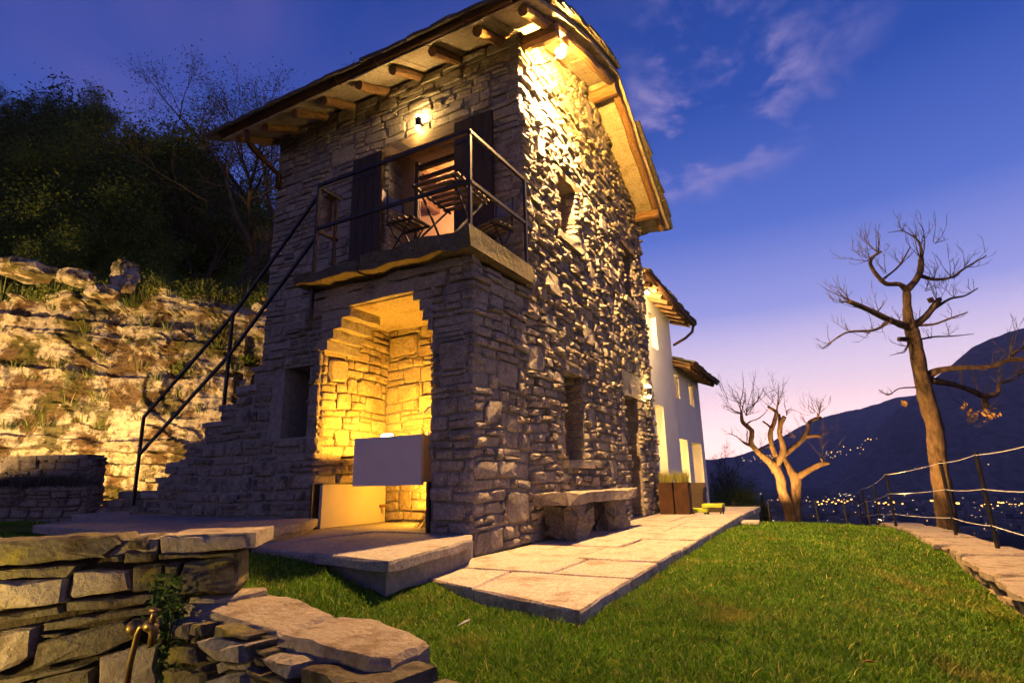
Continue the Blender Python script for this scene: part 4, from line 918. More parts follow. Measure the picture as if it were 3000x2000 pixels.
S1 = V3(B1[0] - A1[0], B1[1] - A1[1], 0); S1 /= np.linalg.norm(S1); n1 = V3(-S1[1], S1[0], 0)
a, b = V3(*A1, 0) - S1 * .5, V3(*B1, 0) - S1 * .12
part('core', MB().add([p + Z_ * z for z in (-.7, .49) for p in (a + n1 * .03, b + n1 * .03, b + n1 * .26, a + n1 * .26)], [(3, 2, 1, 0), (4, 5, 6, 7), (0, 1, 5, 4), (1, 2, 6, 5), (2, 3, 7, 6), (3, 0, 4, 7)]), 'earth', g1)
# flat caps on the wall top
for t0, t1, z in ((-.5, .30, .515), (.31, .52, .512), (.53, .83, .522)):
    p0, p1 = V3(*A1, 0) + S1 * t0, V3(*A1, 0) + S1 * t1; mm_ = MB(); pts = []
    for t in np.linspace(0, 1, 6): pts.append(p0 + (p1 - p0) * t - n1 * (.0 + rg.uniform(0, .015)))
    for t in np.linspace(1, 0, 6): pts.append(p0 + (p1 - p0) * t + n1 * (.27 + rg.uniform(0, .05)))
    mm_.prism([(p[0], p[1]) for p in pts], z - .05, z); part('capstone', mm_, 'cap', g1, own=True)
g2 = thing('garden_wall', 'short dry stone wall with two big flat capstones beside the grass', 'wall', (1.6, -4.7, 0))
A2, B2 = (1.0, -4.64), (2.16, -4.84)
W2 = [[(1030, 595), (1080, 600), (1075, 650), (1030, 640)], [(1115, 670), (1180, 655), (1350, 690), (1350, 780), (1180, 770)], [(1060, 695), (1110, 690), (1140, 715), (1100, 740)], [(1110, 755), (1190, 775), (1160, 795), (1115, 785)], [(1340, 680), (1395, 690), (1385, 712), (1340, 705)], [(1370, 715), (1450, 730), (1450, 778), (1370, 748)], [(1360, 765), (1440, 785), (1440, 815), (1370, 800)], [(1465, 740), (1630, 785), (1625, 860), (1520, 840), (1465, 790)],
      [(1370, 805), (1500, 850), (1620, 880), (1600, 905), (1500, 885), (1380, 830)], [(1640, 810), (1960, 880), (2060, 900), (2060, 990), (1640, 990)], [(1155, 800), (1200, 790), (1340, 800), (1335, 825), (1240, 830), (1180, 850)], [(1070, 820), (1130, 795), (1130, 835)], [(890, 820), (1110, 850), (1110, 990), (890, 990)], [(1130, 990), (1130, 880), (1250, 845), (1350, 840), (1370, 990)], [(1385, 990), (1385, 850), (1500, 900), (1625, 915), (1625, 990)], [(1030, 660), (1055, 650), (1050, 690), (1020, 690)], [(940, 560), (1020, 590), (1010, 680), (940, 650)], [(920, 700), (1040, 710), (1060, 800), (900, 800)], [(1160, 600), (1330, 650), (1330, 675), (1160, 650)]]
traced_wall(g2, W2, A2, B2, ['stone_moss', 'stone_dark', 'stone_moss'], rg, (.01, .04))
S2 = V3(B2[0] - A2[0], B2[1] - A2[1], 0); L2 = np.linalg.norm(S2); S2 /= L2; n2 = V3(-S2[1], S2[0], 0)
a, b = V3(*A2, 0) - S2 * .05, V3(*B2, 0) - S2 * .03
part('core', MB().add([p + Z_ * z for z in (-.7, .21) for p in (a + n2 * .035, b + n2 * .035, b + n2 * .2, a + n2 * .36)], [(3, 2, 1, 0), (4, 5, 6, 7), (0, 1, 5, 4), (1, 2, 6, 5), (2, 3, 7, 6), (3, 0, 4, 7)]), 'earth', g2)
st = masonry((V3(*B2, -.5) - S2 * .02, n2, Z_, S2), .24, .7, 61, hr=(.06, .12), wr=(.08, .16), prot=(.005, .03), mat='stone_moss', depth=.08)
place_stones(st, g2)
def cap(poly, z, th, m, parent):
    pts = [PZ(*c7(a, b), z)[:2] for a, b in poly]; c = np.mean(np.array(pts), axis=0); Q = []
    for i, p in enumerate(pts):
        q = pts[(i + 1) % len(pts)]; d = np.linalg.norm(q - p); k = max(1, int(d / .05))
        for j in range(k): Q.append(p + (q - p) * j / k + np.array([rg.uniform(-.006, .006), rg.uniform(-.006, .006)]))
    n = len(Q); mm_ = MB(); rings = []
    rings.append([(x, y, z - th + rg.uniform(-.008, .008)) for x, y in (c + (q - c) * .98 for q in Q)])
    rings.append([(x, y, z - th * .45 + rg.uniform(-.01, .01)) for x, y in (c + (q - c) * rg.uniform(1.0, 1.02) for q in Q)])
    rings.append([(x, y, z - .010 + rg.uniform(-.006, .004)) for x, y in Q])
    for s, dz in ((.94, 0), (.6, .004), (.3, .002)): rings.append([(x, y, z + dz + .006 * fnz(x * 9, y * 9) + rg.uniform(-.0015, .0015)) for x, y in (c + (q - c) * s for q in Q)])
    vs = [p for r in rings for p in r] + [(c[0], c[1], z + .003)]; fs = []
    for r in range(5): fs += [(r * n + i, r * n + (i + 1) % n, r * n + n + (i + 1) % n, r * n + n + i) for i in range(n)]
    fs += [(5 * n + i, 5 * n + (i + 1) % n, 6 * n) for i in range(n)]
    ar = sum(Q[i][0] * Q[(i + 1) % n][1] - Q[(i + 1) % n][0] * Q[i][1] for i in range(n))
    if ar < 0: fs = [f[::-1] for f in fs]
    return part('capstone', mm_.add(vs, fs), m, parent, own=True)
cap([(935, 470), (1200, 430), (1415, 425), (1600, 470), (1785, 545), (1475, 632), (1200, 555), (1020, 510)], .30, .085, 'cap', g2)
cap([(985, 455), (1290, 400), (1415, 393), (1420, 412), (1130, 462)], .318, .02, 'cap', g2)
cap([(1485, 640), (1795, 550), (1960, 560), (2180, 628), (2285, 682), (2080, 775), (1950, 772), (1700, 705)], .30, .10, 'cap', g2)
# brass tap and pipe
tp_ = thing('brass_tap', 'old brass garden tap on its bent copper pipe', 'tap', tuple(PD(340, 1460, 1.68)))
D_ = 1.70; q = lambda a, b, d=D_: PD(*c7(a, b), d)
part('pipe', MB().tube([q(660, 1000), q(690, 800), q(730, 640), q(745, 608), q(775, 602)], .0085, 9), 'brass', tp_, True)
part('body', MB().tube([q(770, 602), q(800, 600), q(815, 605), q(812, 650), q(802, 700)], [.014, .017, .016, .012, .011], 9), 'brass', tp_, True)
part('spindle', MB().tube([q(806, 596), q(814, 545), q(820, 522)], [.011, .008, .006], 8), 'brass', tp_, True)
part('handle', MB().tube([q(795, 517), q(848, 518)], .0065, 7), 'brass', tp_, True)
part('flange', MB().tube([q(706, 610, 1.74), q(722, 610, 1.72)], .022, 10), 'brass', tp_, True)
def leaf_cloud(pts_fn, n, size, rg, flat=.0):
    mb = MB()
    V = []; F = []
    for i in range(n):
        c = pts_fn(); a = np.array([rg.gauss(0, 1) for _ in range(3)]); a[2] *= (1 - flat); a /= np.linalg.norm(a); b = np.cross(a, [rg.gauss(0, 1) for _ in range(3)]); b /= np.linalg.norm(b) + 1e-9
        s = size * rg.uniform(.6, 1.4); o = len(V); V += [tuple(c - a * s), tuple(c + b * s * .45), tuple(c + a * s), tuple(c - b * s * .45)]; F.append((o, o + 1, o + 2, o + 3))
    mb.v = V; mb.f = F; return mb
iv = thing('ivy_plant', 'dark ivy filling the corner of the dry stone walls behind the tap', 'ivy', tuple(PD(390, 1500, 1.9)))
def ivp():
    u, v = rg.gauss(900, 55), rg.uniform(330, 900); u = u + (v - 450) * .05; return PD(*c7(u, v), rg.uniform(1.72, 1.9))
part('leaves', leaf_cloud(ivp, 900, .011, rg), 'ivy', iv); part('stem', MB().tube([PD(*c7(890, 900), 1.85), PD(*c7(900, 600), 1.86), PD(*c7(925, 330), 1.92)], .004, 5), 'bark_dark', iv)

# ------------------------------------------------------------------ cliff, left terraces
CL_A, CL_B = V3(-14.5, -3.4, 0), V3(-4.2, 5.8, 0); CLd = CL_B - CL_A; CLl = np.linalg.norm(CLd); CLd /= CLl; CLn = V3(CLd[1], -CLd[0], 0)
rgc = random.Random(8); STR = []; z = -1.2
while z < 7: h = rgc.uniform(.12, .5); STR.append((z, z + h, rgc.uniform(-.22, .3))); z += h
def cliff_pt(s, t):
    """s along the face (0..1), t up"""
    S = s * CLl; top = 4.9 + .6 * fnz(S * .5, 3) + .25 * fnz(S * 1.7, 9) - 1.1 * sst(.55, .95, s) + .2
    z = .1 + t * (top - .1)
    zz = z + .16 * (S - 6) * .55 + .25 * fnz(S * .45, z * .4, 2) + .08 * fnz(S * 2.1, z * 2, 4)
    if S > 8.2: zz = z - .05 * S + .2 * fnz(S * .6, z * .5, 7)
    off = next((o for a, b, o in STR if a <= zz < b), 0) * (.65 + .5 * fnz(S * .7, zz * 1.2, 5))
    blk = .22 * math.floor(3 * fnz(S * .75 + .3 * zz, zz * .9, 12)) / 3
    p = CL_A + CLd * S + Z_ * z + CLn * (off + blk + .5 * fnz(S * .28, z * .25, 1) + .10 * fbm(S * 1.4, z * 1.9, 6) + .035 * fbm(S * 6, z * 7, 2, 3) - 1.3 * t + .0)
    return p
mb = grid_obj(cliff_pt, np.linspace(0, 1, 300), np.linspace(0, 1, 150)); n = 300
top = 149 * n; o = len(mb.v)
for i in range(n): p = np.array(mb.v[top + i]) - CLn * 3 + Z_ * .6; mb.v.append(tuple(p))
mb.f += [(top + i, top + i + 1, o + i + 1, o + i) for i in range(n - 1)]
struct('cliff', mb, 'rock')
def hill_z(x, y):
    p = V3(x, y, 0) - CL_A; d = -(p @ CLn); s = p @ CLd
    return 4.6 - 1.3 * sst(6, 14, s) - 9 * sst(14, 32, s) + max(0, d - 1.4) * float(np.interp(s, [-45, -30, -20, -8, 10, 25], [.60, .54, .47, .36, .22, .0])) + .8 * fnz(x * .1, y * .1) * sst(2, 10, d)
sl, dl_ = np.linspace(-60, 30, 60), np.r_[np.linspace(1.3, 12, 14), np.linspace(14, 120, 26)]
def hp(s, d): d = d + max(0, s - 11) * 1.4; p = CL_A + CLd * s - CLn * d; return (p[0], p[1], hill_z(p[0], p[1]))
struct('hillside', grid_obj(hp, sl, dl_), 'forest_near', True)
# tufts and herbs on the rock and along its top
def tuft_pt():
    s = rgc.uniform(.18, .98); t = 1 if rgc.random() < .55 else rgc.uniform(.35, 1)
    return cliff_pt(s, t)
mb = MB()
for _ in range(420):
    c = tuft_pt() + CLn * .02 - (CLn * rgc.uniform(0, 1.5) if rgc.random() < .5 else 0); blades(mb, c, 16, rgc.uniform(.12, .38), .14, rgc, .010, 1.4)
part('cliff_grass', mb, 'herb', None, kind='stuff', label='tufts of grass and herbs along the ledges of the lit cliff', category='grass')
for k, (s, t) in enumerate(((.36, 1), (.44, 1), (.5, .98), (.56, 1.0), (.62, .97), (.28, .99), (.68, .9), (.5, .62), (.6, .7), (.74, .85))):
    c = cliff_pt(s, t); w = rgc.uniform(.25, .5)
    lab = ('leafy shrub on the cliff top above the brightest rock', 'pale green shrub beside the boulder on the cliff top', 'low yellowish herb bush on the cliff brow', 'round shrub at the cliff brow near the stair post', 'trailing shrub hanging over the cliff edge', 'shrub among grass at the left of the cliff top', 'small bush in a crevice near the stair rail', 'tiny plant sprouting from a crack halfway up the cliff', 'small plant on the ledge behind the handrail', 'dense bush where the cliff meets the stair top')[k]
    sh = thing('cliff_shrub', lab, 'shrub', tuple(c), 'shrubs on the cliff'); rr = w * (.5 if k in (7, 8) else 1.1)
    part('leaves', leaf_cloud(lambda: c + CLn * .1 + Z_ * rr * .4 + V3(rgc.gauss(0, rr * .5), rgc.gauss(0, rr * .5), rgc.gauss(0, rr * .38)), 420, .035, rgc), 'herb' if k % 2 else 'leaf', sh)
    part('stem', MB().tube([c - CLn * .05 - Z_ * .1, c + CLn * .08 + Z_ * rr * .5], .012, 5), 'bark_dark', sh)
for k, (u, v, d, w, h) in enumerate(((290, 600, 12.6, .42, .55), (175, 615, 12.3, .55, .22), (240, 650, 12.1, .5, .2), (60, 600, 12.0, .9, .22))):
    p = PD(u, v + 14, d); lab = ('upright rounded boulder standing on the cliff top', 'flat grey boulder lying left of the upright one', 'tilted pale rock slab below the upright boulder', 'long flat rock slab on the cliff top at the far left')[k]
    t = thing('boulder', lab, 'rock', tuple(p)); boulder('rock', p - V3(w / 2, w / 2, h), p + V3(w / 2, w / 2, h * .2), 'rock', t, rgc, j=.04)
# low dry walls with lavender below the cliff
for k, (a, b, zt, lab) in enumerate((((-9.9, -1.95), (-7.75, -.72), .72, 'low dark dry stone wall topped with lavender below the cliff'), ((-9.8, -1.2), (-8.35, -.45), 1.25, 'upper dry stone wall step behind the lavender'))):
    S = V3(b[0] - a[0], b[1] - a[1], 0); Lw = np.linalg.norm(S); S /= Lw; nn = V3(S[1], -S[0], 0)
    t = thing('garden_wall', lab, 'wall', ((a[0] + b[0]) / 2, (a[1] + b[1]) / 2, .1)); A3 = V3(*a, .1)
    q = [A3 - nn * .02, A3 + S * Lw - nn * .02, A3 + S * Lw - nn * .3, A3 - nn * .3]
    c_ = part('core', MB().add([p + Z_ * z for z in (0, zt - .14) for p in q], [(3, 2, 1, 0), (4, 5, 6, 7), (0, 1, 5, 4), (1, 2, 6, 5), (2, 3, 7, 6), (3, 0, 4, 7)]), 'mortar_dark', t)
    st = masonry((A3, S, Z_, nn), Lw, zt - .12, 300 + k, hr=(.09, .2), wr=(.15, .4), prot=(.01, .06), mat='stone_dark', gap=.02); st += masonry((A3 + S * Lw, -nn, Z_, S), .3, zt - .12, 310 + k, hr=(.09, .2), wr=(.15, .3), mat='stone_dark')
    place_stones(st, c_, 120)
    x = 0
    while x < Lw - .1:
        l = min(rgc.uniform(.4, .7), Lw - x); p0, p1 = A3 + S * x + nn * .06, A3 + S * (x + l - .01) - nn * .34; pts = [A3 + S * x + nn * .05, A3 + S * (x + l - .012) + nn * .06, A3 + S * (x + l - .012) - nn * .33, A3 + S * x - nn * .34]
        part('capstone', MB().prism([(p[0] + rgc.uniform(-.02, .02), p[1]) for p in pts], zt - .05, zt + .02 + rgc.uniform(0, .02)), 'stone_dark', t); x += l
lv = thing('lavender_bush', 'grey green lavender spilling over the low dry wall', 'bush', (-8.9, -1.3, .7)); mb = MB()
for _ in range(60):
    f = rgc.random(); c = V3(-9.7 + 1.75 * f, -1.75 + 1.0 * f, .72) + V3(rgc.gauss(0, .1), rgc.gauss(0, .1), 0); blades(mb, c, 22, rgc.uniform(.16, .3), .12, rgc, .006, 1.5)
part('leaves', mb, 'lavender', lv); part('stem', MB().tube([(-8.9, -1.3, .7), (-8.9, -1.3, .85)], .02, 5), 'bark_dark', lv)
p0 = PD(258, 1180, 9.6); t = thing('stone_step', 'small stone steps beside the stair foot below the cliff', 'steps', (p0[0], p0[1], .3))
for k in range(3): slabpart('step', (p0[0] - .28, p0[1] - .25 + k * .22, .25 + k * .13), (p0[0] + .3, p0[1] + .3 + k * .22, .37 + k * .13), 'cap', t, rgc, .012)
cf = thing('ground_floodlight', 'floodlight behind the low lavender wall aimed at the cliff', 'lamp', (-9.2, -.75, .3)); cb = V3(-9.0, -.42, 1.08)
part('housing', MB().box(cb - V3(.1, .06, .06), cb + V3(.1, .0, .06)), 'black', cf); part('lens', MB().box(cb + V3(-.09, .002, -.05), cb + V3(.09, .008, .05)), 'bulb_soft', cf); part('stake', MB().bar((cb[0], cb[1] - .03, .1), (cb[0], cb[1] - .03, 1.02), .03), 'black', cf)
light(cf, cb + V3(-.05, .06, .02), 520, (1, .54, .13), .06, 'SPOT', (-10.6, 2.0, 2.6), 150, .8)
cf = thing('ground_floodlight', 'floodlight on a stake in the grass facing the cliff and wood', 'lamp', (-10.4, -5.2, .1)); cb = V3(-10.4, -5.2, .7)
part('housing', MB().box(cb - V3(.1, .06, .06), cb + V3(.1, .0, .06)), 'black', cf); part('lens', MB().box(cb + V3(-.09, .002, -.05), cb + V3(.09, .008, .05)), 'bulb_soft', cf); part('stake', MB().bar((cb[0], cb[1] - .03, -.2), (cb[0], cb[1] - .03, .55), .03), 'black', cf)
light(cf, cb + V3(0, .06, .02), 5200, (1, .58, .17), .06, 'SPOT', (-12.0, 1.6, 6.6), 96, .7)
gl = thing('garden_spotlight', 'small spike lamp shining on the mossy retaining wall', 'lamp', (.62, -5.55, -.2)); gb = V3(.64, -5.52, .18)
part('housing', MB().tube([gb - V3(.02, .06, .02), gb + V3(.02, .03, .02)], .03, 9), 'black', gl); part('lens', MB().tube([gb + V3(.021, .031, .021), gb + V3(.023, .036, .023)], .026, 9), 'bulb_soft', gl); part('stake', MB().bar((gb[0], gb[1] - .03, -.7), (gb[0], gb[1] - .03, .15), .015), 'black', gl)
light(gl, gb + V3(.03, .05, .03), 45, (1, .66, .18), .03, 'SPOT', (.95, -4.7, .25), 140, .8)

# ------------------------------------------------------------------ pollarded trees, limbs traced with their own depth
def limb_tree(name, label, conv, dep, limbs, shoots, loc_px, bark, seed, leafy=None, spread=.75):
    """limbs: lists of (px, py, width px); each limb drifts nearer or farther along its length"""
    rg = random.Random(seed); base = PD(*conv(*loc_px), dep); t = thing(name, label, 'tree', tuple(base)); F = dep / FPX; sc = conv.scale
    off = {}
    def at(x, y, dz): return PD(*conv(x, y), dep + dz)
    def offset(x, y):                                                  # depth of the parent limb near this point
        best = min(off, key=lambda k: (k[0] - x) ** 2 + (k[1] - y) ** 2) if off else None
        return off[best] if best else 0
    trunk = MB(); crown = MB()
    for li, (pts, drift) in enumerate(limbs):
        d0 = offset(pts[0][0], pts[0][1]) if li else 0; P = []; Rr = []; n = len(pts)
        for i, (x, y, w) in enumerate(pts):
            dz = d0 + drift * (i / max(1, n - 1)); off[(x, y)] = dz; P.append(at(x, y, dz)); Rr.append(w / sc / 2 * (dep + dz) / FPX)
        # smooth resample
        Q, S = [], []
        for i in range(n - 1):
            p0, p1, p2, p3 = P[max(0, i - 1)], P[i], P[i + 1], P[min(n - 1, i + 2)]
            for j in range(4):
                u = j / 4; Q.append(.5 * (2 * p1 + (p2 - p0) * u + (2 * p0 - 5 * p1 + 4 * p2 - p3) * u * u + (3 * p1 - p0 - 3 * p2 + p3) * u ** 3)); S.append((Rr[i] + (Rr[i + 1] - Rr[i]) * u) * rg.uniform(.94, 1.07))
        Q.append(P[-1]); S.append(Rr[-1])
        (trunk if pts[0][2] > 12 or True else crown).tube(Q, S, 10 if S[0] > .05 else 6, True, .05, rg)
    def shoot(p, d, L, r, lv):
        k = 5; pts = [p]; dd = d / np.linalg.norm(d)
        for i in range(k):
            dd = dd + np.array([rg.gauss(0, .09), rg.gauss(0, .09), rg.gauss(0, .08) + .10]); dd /= np.linalg.norm(dd); pts.append(pts[-1] + dd * L / k)
        crown.tube(pts, [r * (1 - .75 * i / k) for i in range(k + 1)], 4, False)
        if lv > 0:
            for i in range(1, k + 1):
                for _ in range(rg.choice((0, 0, 1, 1))):
                    e = dd + np.array([rg.gauss(0, .6), rg.gauss(0, .6), rg.gauss(.3, .5)]); shoot(pts[i], e, L * rg.uniform(.3, .6), r * .6, lv - 1)
    for x, y, n, L, dirx, diry, rw in shoots:
        for _ in range(max(3, int(n * .75))):
            p = at(x + rg.uniform(-8, 8), y + rg.uniform(-8, 8), offset(x, y)); a = rt * (dirx + rg.gauss(0, spread)) + Z_ * (diry + rg.gauss(0, spread * .8)) + fw * rg.gauss(0, .5)
            shoot(p, a, L / sc * F * rg.uniform(.6, 1.5), rw * 1.25, 2)
    part('trunk', trunk, bark, t, True); part('crown', crown, 'bark_dark', t)
    if leafy:
        def lp():
            x, y, sx, sy = rg.choice(leafy); return at(rg.gauss(x, sx), rg.gauss(y, sy), offset(x, y) + rg.gauss(0, .15))
        part('withered_leaves', leaf_cloud(lp, 90, .045, rg), 'dryleaf', t)
    return t
def conv_a(x, y): return ((2050 + x / 3.136) / DS, (1050 + y / 3.136) / DS)
conv_a.scale = 3.136
def conv_b(x, y): return ((2380 + x / 1.568) / DS, (640 + y / 1.568) / DS)
conv_b.scale = 1.568
LA = [([(860, 1530, 125), (850, 1480, 110), (800, 1330, 95), (755, 1200, 85), (740, 1100, 85), (690, 1000, 90), (645, 945, 75)], .0),
      ([(890, 1530, 120), (880, 1480, 105), (880, 1330, 95), (885, 1200, 90), (880, 1100, 100), (830, 1030, 75), (790, 960, 65), (760, 900, 55)], .3),
      ([(660, 960, 70), (560, 880, 52), (500, 820, 50), (470, 770, 48), (480, 690, 42), (470, 650, 40), (400, 590, 36), (385, 540, 30), (385, 505, 22)], -.5),
      ([(690, 990, 70), (730, 930, 60), (765, 860, 58), (760, 780, 50), (735, 700, 46), (745, 600, 45), (782, 530, 38)], -.2),
      ([(735, 620, 36), (735, 560, 30), (728, 510, 22)], .2),
      ([(700, 900, 50), (660, 790, 46), (650, 680, 45), (680, 600, 40), (705, 500, 34), (690, 480, 30), (625, 440, 22)], .5),
      ([(650, 630, 22), (615, 600, 18), (578, 575, 15)], .2), ([(705, 490, 22), (714, 430, 14), (722, 330, 6), (728, 210, 2)], .1),
      ([(770, 890, 52), (880, 800, 44), (960, 720, 42), (1000, 640, 36), (1000, 590, 32), (1060, 555, 30), (1112, 545, 28)], .6),
      ([(960, 720, 36), (1040, 710, 30), (1122, 712, 26)], -.2), ([(1085, 545, 20), (1090, 505, 28)], 0),
      ([(890, 1095, 80), (960, 1050, 56), (1050, 1000, 50), (1130, 965, 46), (1195, 962, 22)], -.6), ([(1135, 960, 24), (1115, 915, 16)], 0),
      ([(470, 800, 26), (430, 785, 24), (400, 770, 12), (350, 725, 9), (290, 695, 6), (225, 690, 3)], -.3), ([(540, 850, 16), (600, 820, 10), (700, 795, 6)], .3),
      ([(440, 595, 16), (470, 575, 12), (540, 550, 10), (600, 500, 7), (620, 470, 4)], .3), ([(800, 520, 14), (805, 475, 8), (860, 470, 6), (940, 505, 4), (1010, 520, 3)], .3),
      ([(380, 500, 14), (370, 410, 10), (395, 320, 8), (400, 200, 5), (388, 110, 2)], .2), ([(425, 520, 14), (440, 480, 10), (490, 430, 8), (550, 360, 5), (600, 260, 3)], -.3), ([(380, 500, 12), (320, 480, 8), (250, 440, 5), (190, 430, 3)], -.2)]
SA = [(385, 505, 9, 230, -.3, 1, .010), (430, 520, 7, 200, .5, 1, .009), (370, 410, 6, 190, -.5, .8, .007), (490, 430, 6, 160, .4, 1, .007), (715, 440, 9, 190, .3, 1, .008), (640, 440, 5, 170, -.4, 1, .008), (722, 330, 6, 130, .5, .7, .006), (800, 500, 5, 120, .5, .9, .007), (1095, 500, 12, 150, .4, .9, .008), (1050, 500, 4, 120, -.8, .6, .007), (430, 780, 9, 130, -.6, .5, .007), (300, 700, 4, 80, -.6, .4, .005), (470, 760, 5, 120, -.4, 1, .006), (980, 600, 4, 110, -.7, .5, .006), (880, 725, 8, 100, -.6, .6, .006), (1125, 695, 8, 150, .9, .8, .006), (1120, 915, 7, 220, .7, .7, .007), (545, 850, 4, 120, -.1, 1, .005), (940, 690, 5, 110, .2, .8, .005), (615, 470, 4, 90, .2, 1, .005)]
limb_tree('forked_tree', 'bare forked old tree with two lit trunks at the lawn end', conv_a, 18, LA, SA, (870, 1500), 'bark', 5)
LB = [([(640, 1470, 100), (620, 1400, 88), (600, 1250, 80), (575, 1100, 75), (562, 960, 74), (530, 850, 70), (500, 720, 64), (480, 620, 60), (462, 530, 60), (445, 480, 50), (435, 400, 36), (433, 325, 32)], 0),
      ([(433, 330, 28), (400, 302, 22), (340, 300, 20), (300, 265, 18), (268, 215, 16), (275, 180, 14), (318, 150, 9)], -.4), ([(433, 330, 30), (470, 290, 28), (495, 245, 28), (500, 188, 24)], .3), ([(495, 262, 20), (560, 280, 14), (640, 270, 12), (690, 235, 10), (740, 205, 8), (800, 170, 4)], .4),
      ([(440, 500, 36), (390, 480, 30), (330, 455, 28), (250, 415, 24), (165, 380, 22)], -.5), ([(350, 468, 16), (320, 495, 14), (270, 515, 12), (170, 520, 10), (110, 550, 8), (45, 600, 4)], -.3), ([(470, 490, 34), (520, 450, 28), (562, 398, 28), (582, 372, 24)], .3), ([(545, 425, 16), (630, 370, 11), (700, 355, 8), (760, 320, 5)], .3), ([(495, 490, 14), (560, 485, 10), (630, 460, 9), (715, 430, 5)], -.3), ([(495, 555, 12), (560, 543, 8), (640, 540, 6), (740, 530, 3)], .3),
      ([(525, 722, 40), (590, 695, 28), (680, 685, 22), (820, 680, 18), (900, 650, 20), (1000, 642, 20), (1120, 600, 14)], -.5), ([(900, 650, 16), (930, 615, 14), (1000, 580, 10)], .1), ([(540, 742, 34), (640, 760, 24), (720, 785, 24), (790, 815, 26), (850, 800, 22), (860, 760, 14), (930, 735, 9), (990, 680, 5)], .5), ([(790, 815, 26), (797, 870, 24)], 0), ([(490, 775, 9), (400, 780, 6), (350, 810, 5), (305, 785, 3)], -.3), ([(450, 555, 26), (395, 553, 20)], 0), ([(445, 560, 10), (425, 610, 6), (390, 620, 4), (355, 630, 2)], -.2), ([(500, 190, 16), (490, 110, 8), (420, 60, 5), (350, 65, 3)], -.2), ([(330, 275, 12), (400, 215, 8), (450, 130, 5)], .3), ([(540, 365, 26), (548, 385, 22)], 0)]
SB = [(300, 155, 7, 110, -.3, .9, .008), (270, 190, 9, 100, -.8, .6, .007), (340, 250, 5, 80, .2, .9, .006), (410, 210, 6, 80, -.3, .8, .006), (500, 185, 9, 110, .2, 1, .008), (495, 110, 6, 80, -.2, 1, .007), (420, 60, 4, 60, -.6, .8, .006), (560, 110, 4, 80, .6, .8, .006), (640, 268, 7, 100, .1, 1, .006), (700, 225, 7, 90, .5, .9, .006), (565, 280, 4, 80, .0, 1, .006), (165, 378, 12, 110, -.5, .9, .007), (230, 405, 5, 90, -.2, .9, .006), (300, 430, 6, 80, 0, 1, .006), (270, 515, 7, 70, -.2, -.4, .005), (170, 520, 6, 80, -.4, .2, .005), (80, 575, 6, 60, -.6, .1, .005), (320, 490, 6, 70, .1, .4, .005), (575, 375, 6, 100, .2, 1, .006), (650, 365, 5, 80, .3, 1, .005), (740, 330, 5, 60, .6, .7, .005), (520, 330, 6, 100, .5, .3, .006), (640, 455, 5, 60, .2, .8, .005), (630, 540, 6, 60, .3, .5, .004), (540, 545, 4, 60, .2, .7, .004), (430, 590, 4, 70, -.6, -.3, .005), (370, 800, 5, 60, -.5, .3, .004), (850, 760, 9, 100, .3, .8, .006), (930, 720, 8, 90, .7, .5, .006), (760, 800, 5, 90, -.2, .9, .006), (690, 780, 5, 70, -.1, .9, .005), (800, 870, 10, 110, -.1, -.1, .006), (720, 870, 4, 100, -.9, .1, .005), (910, 640, 6, 110, 0, 1, .006), (960, 600, 5, 110, .3, 1, .006), (820, 680, 4, 60, 0, 1, .005), (400, 480, 3, 60, -.1, 1, .005), (480, 480, 4, 60, .4, .8, .005)]
limb_tree('pollard_tree', 'tall bare pollarded tree leaning behind the cable fence', conv_b, 10.4, LB, SB, (620, 1440), 'bark', 9, leafy=[(800, 900, 30, 16), (740, 905, 25, 14), (840, 905, 12, 10), (700, 860, 8, 8), (420, 845, 4, 6)])
for lab, p, tg, pw in (('spike uplight at the foot of the forked tree', V3(1.35, 12.9, -.75), PD(1805, 1050, 18), 3600), ('spike uplight on the lawn wall below the pollarded tree', V3(3.62, 6.2, -.34), PD(2150, 1000, 10.4), 900)):
    z0 = lawn_z(p[0], p[1]); p = V3(p[0], p[1], z0 + .1); t = thing('tree_uplight', lab, 'lamp', (p[0], p[1], z0)); d = (tg - p) / np.linalg.norm(tg - p)
    part('housing', MB().tube([p - d * .05, p + d * .03], .03, 9), 'black', t); part('lens', MB().tube([p + d * .031, p + d * .036], .026, 9), 'bulb_soft', t); part('stake', MB().bar((p[0], p[1], z0 - .06), p - d * .03, .012), 'black', t)
    light(t, p + d * .05, pw, (1, .52, .13), .03, 'SPOT', tg, 75, .9)

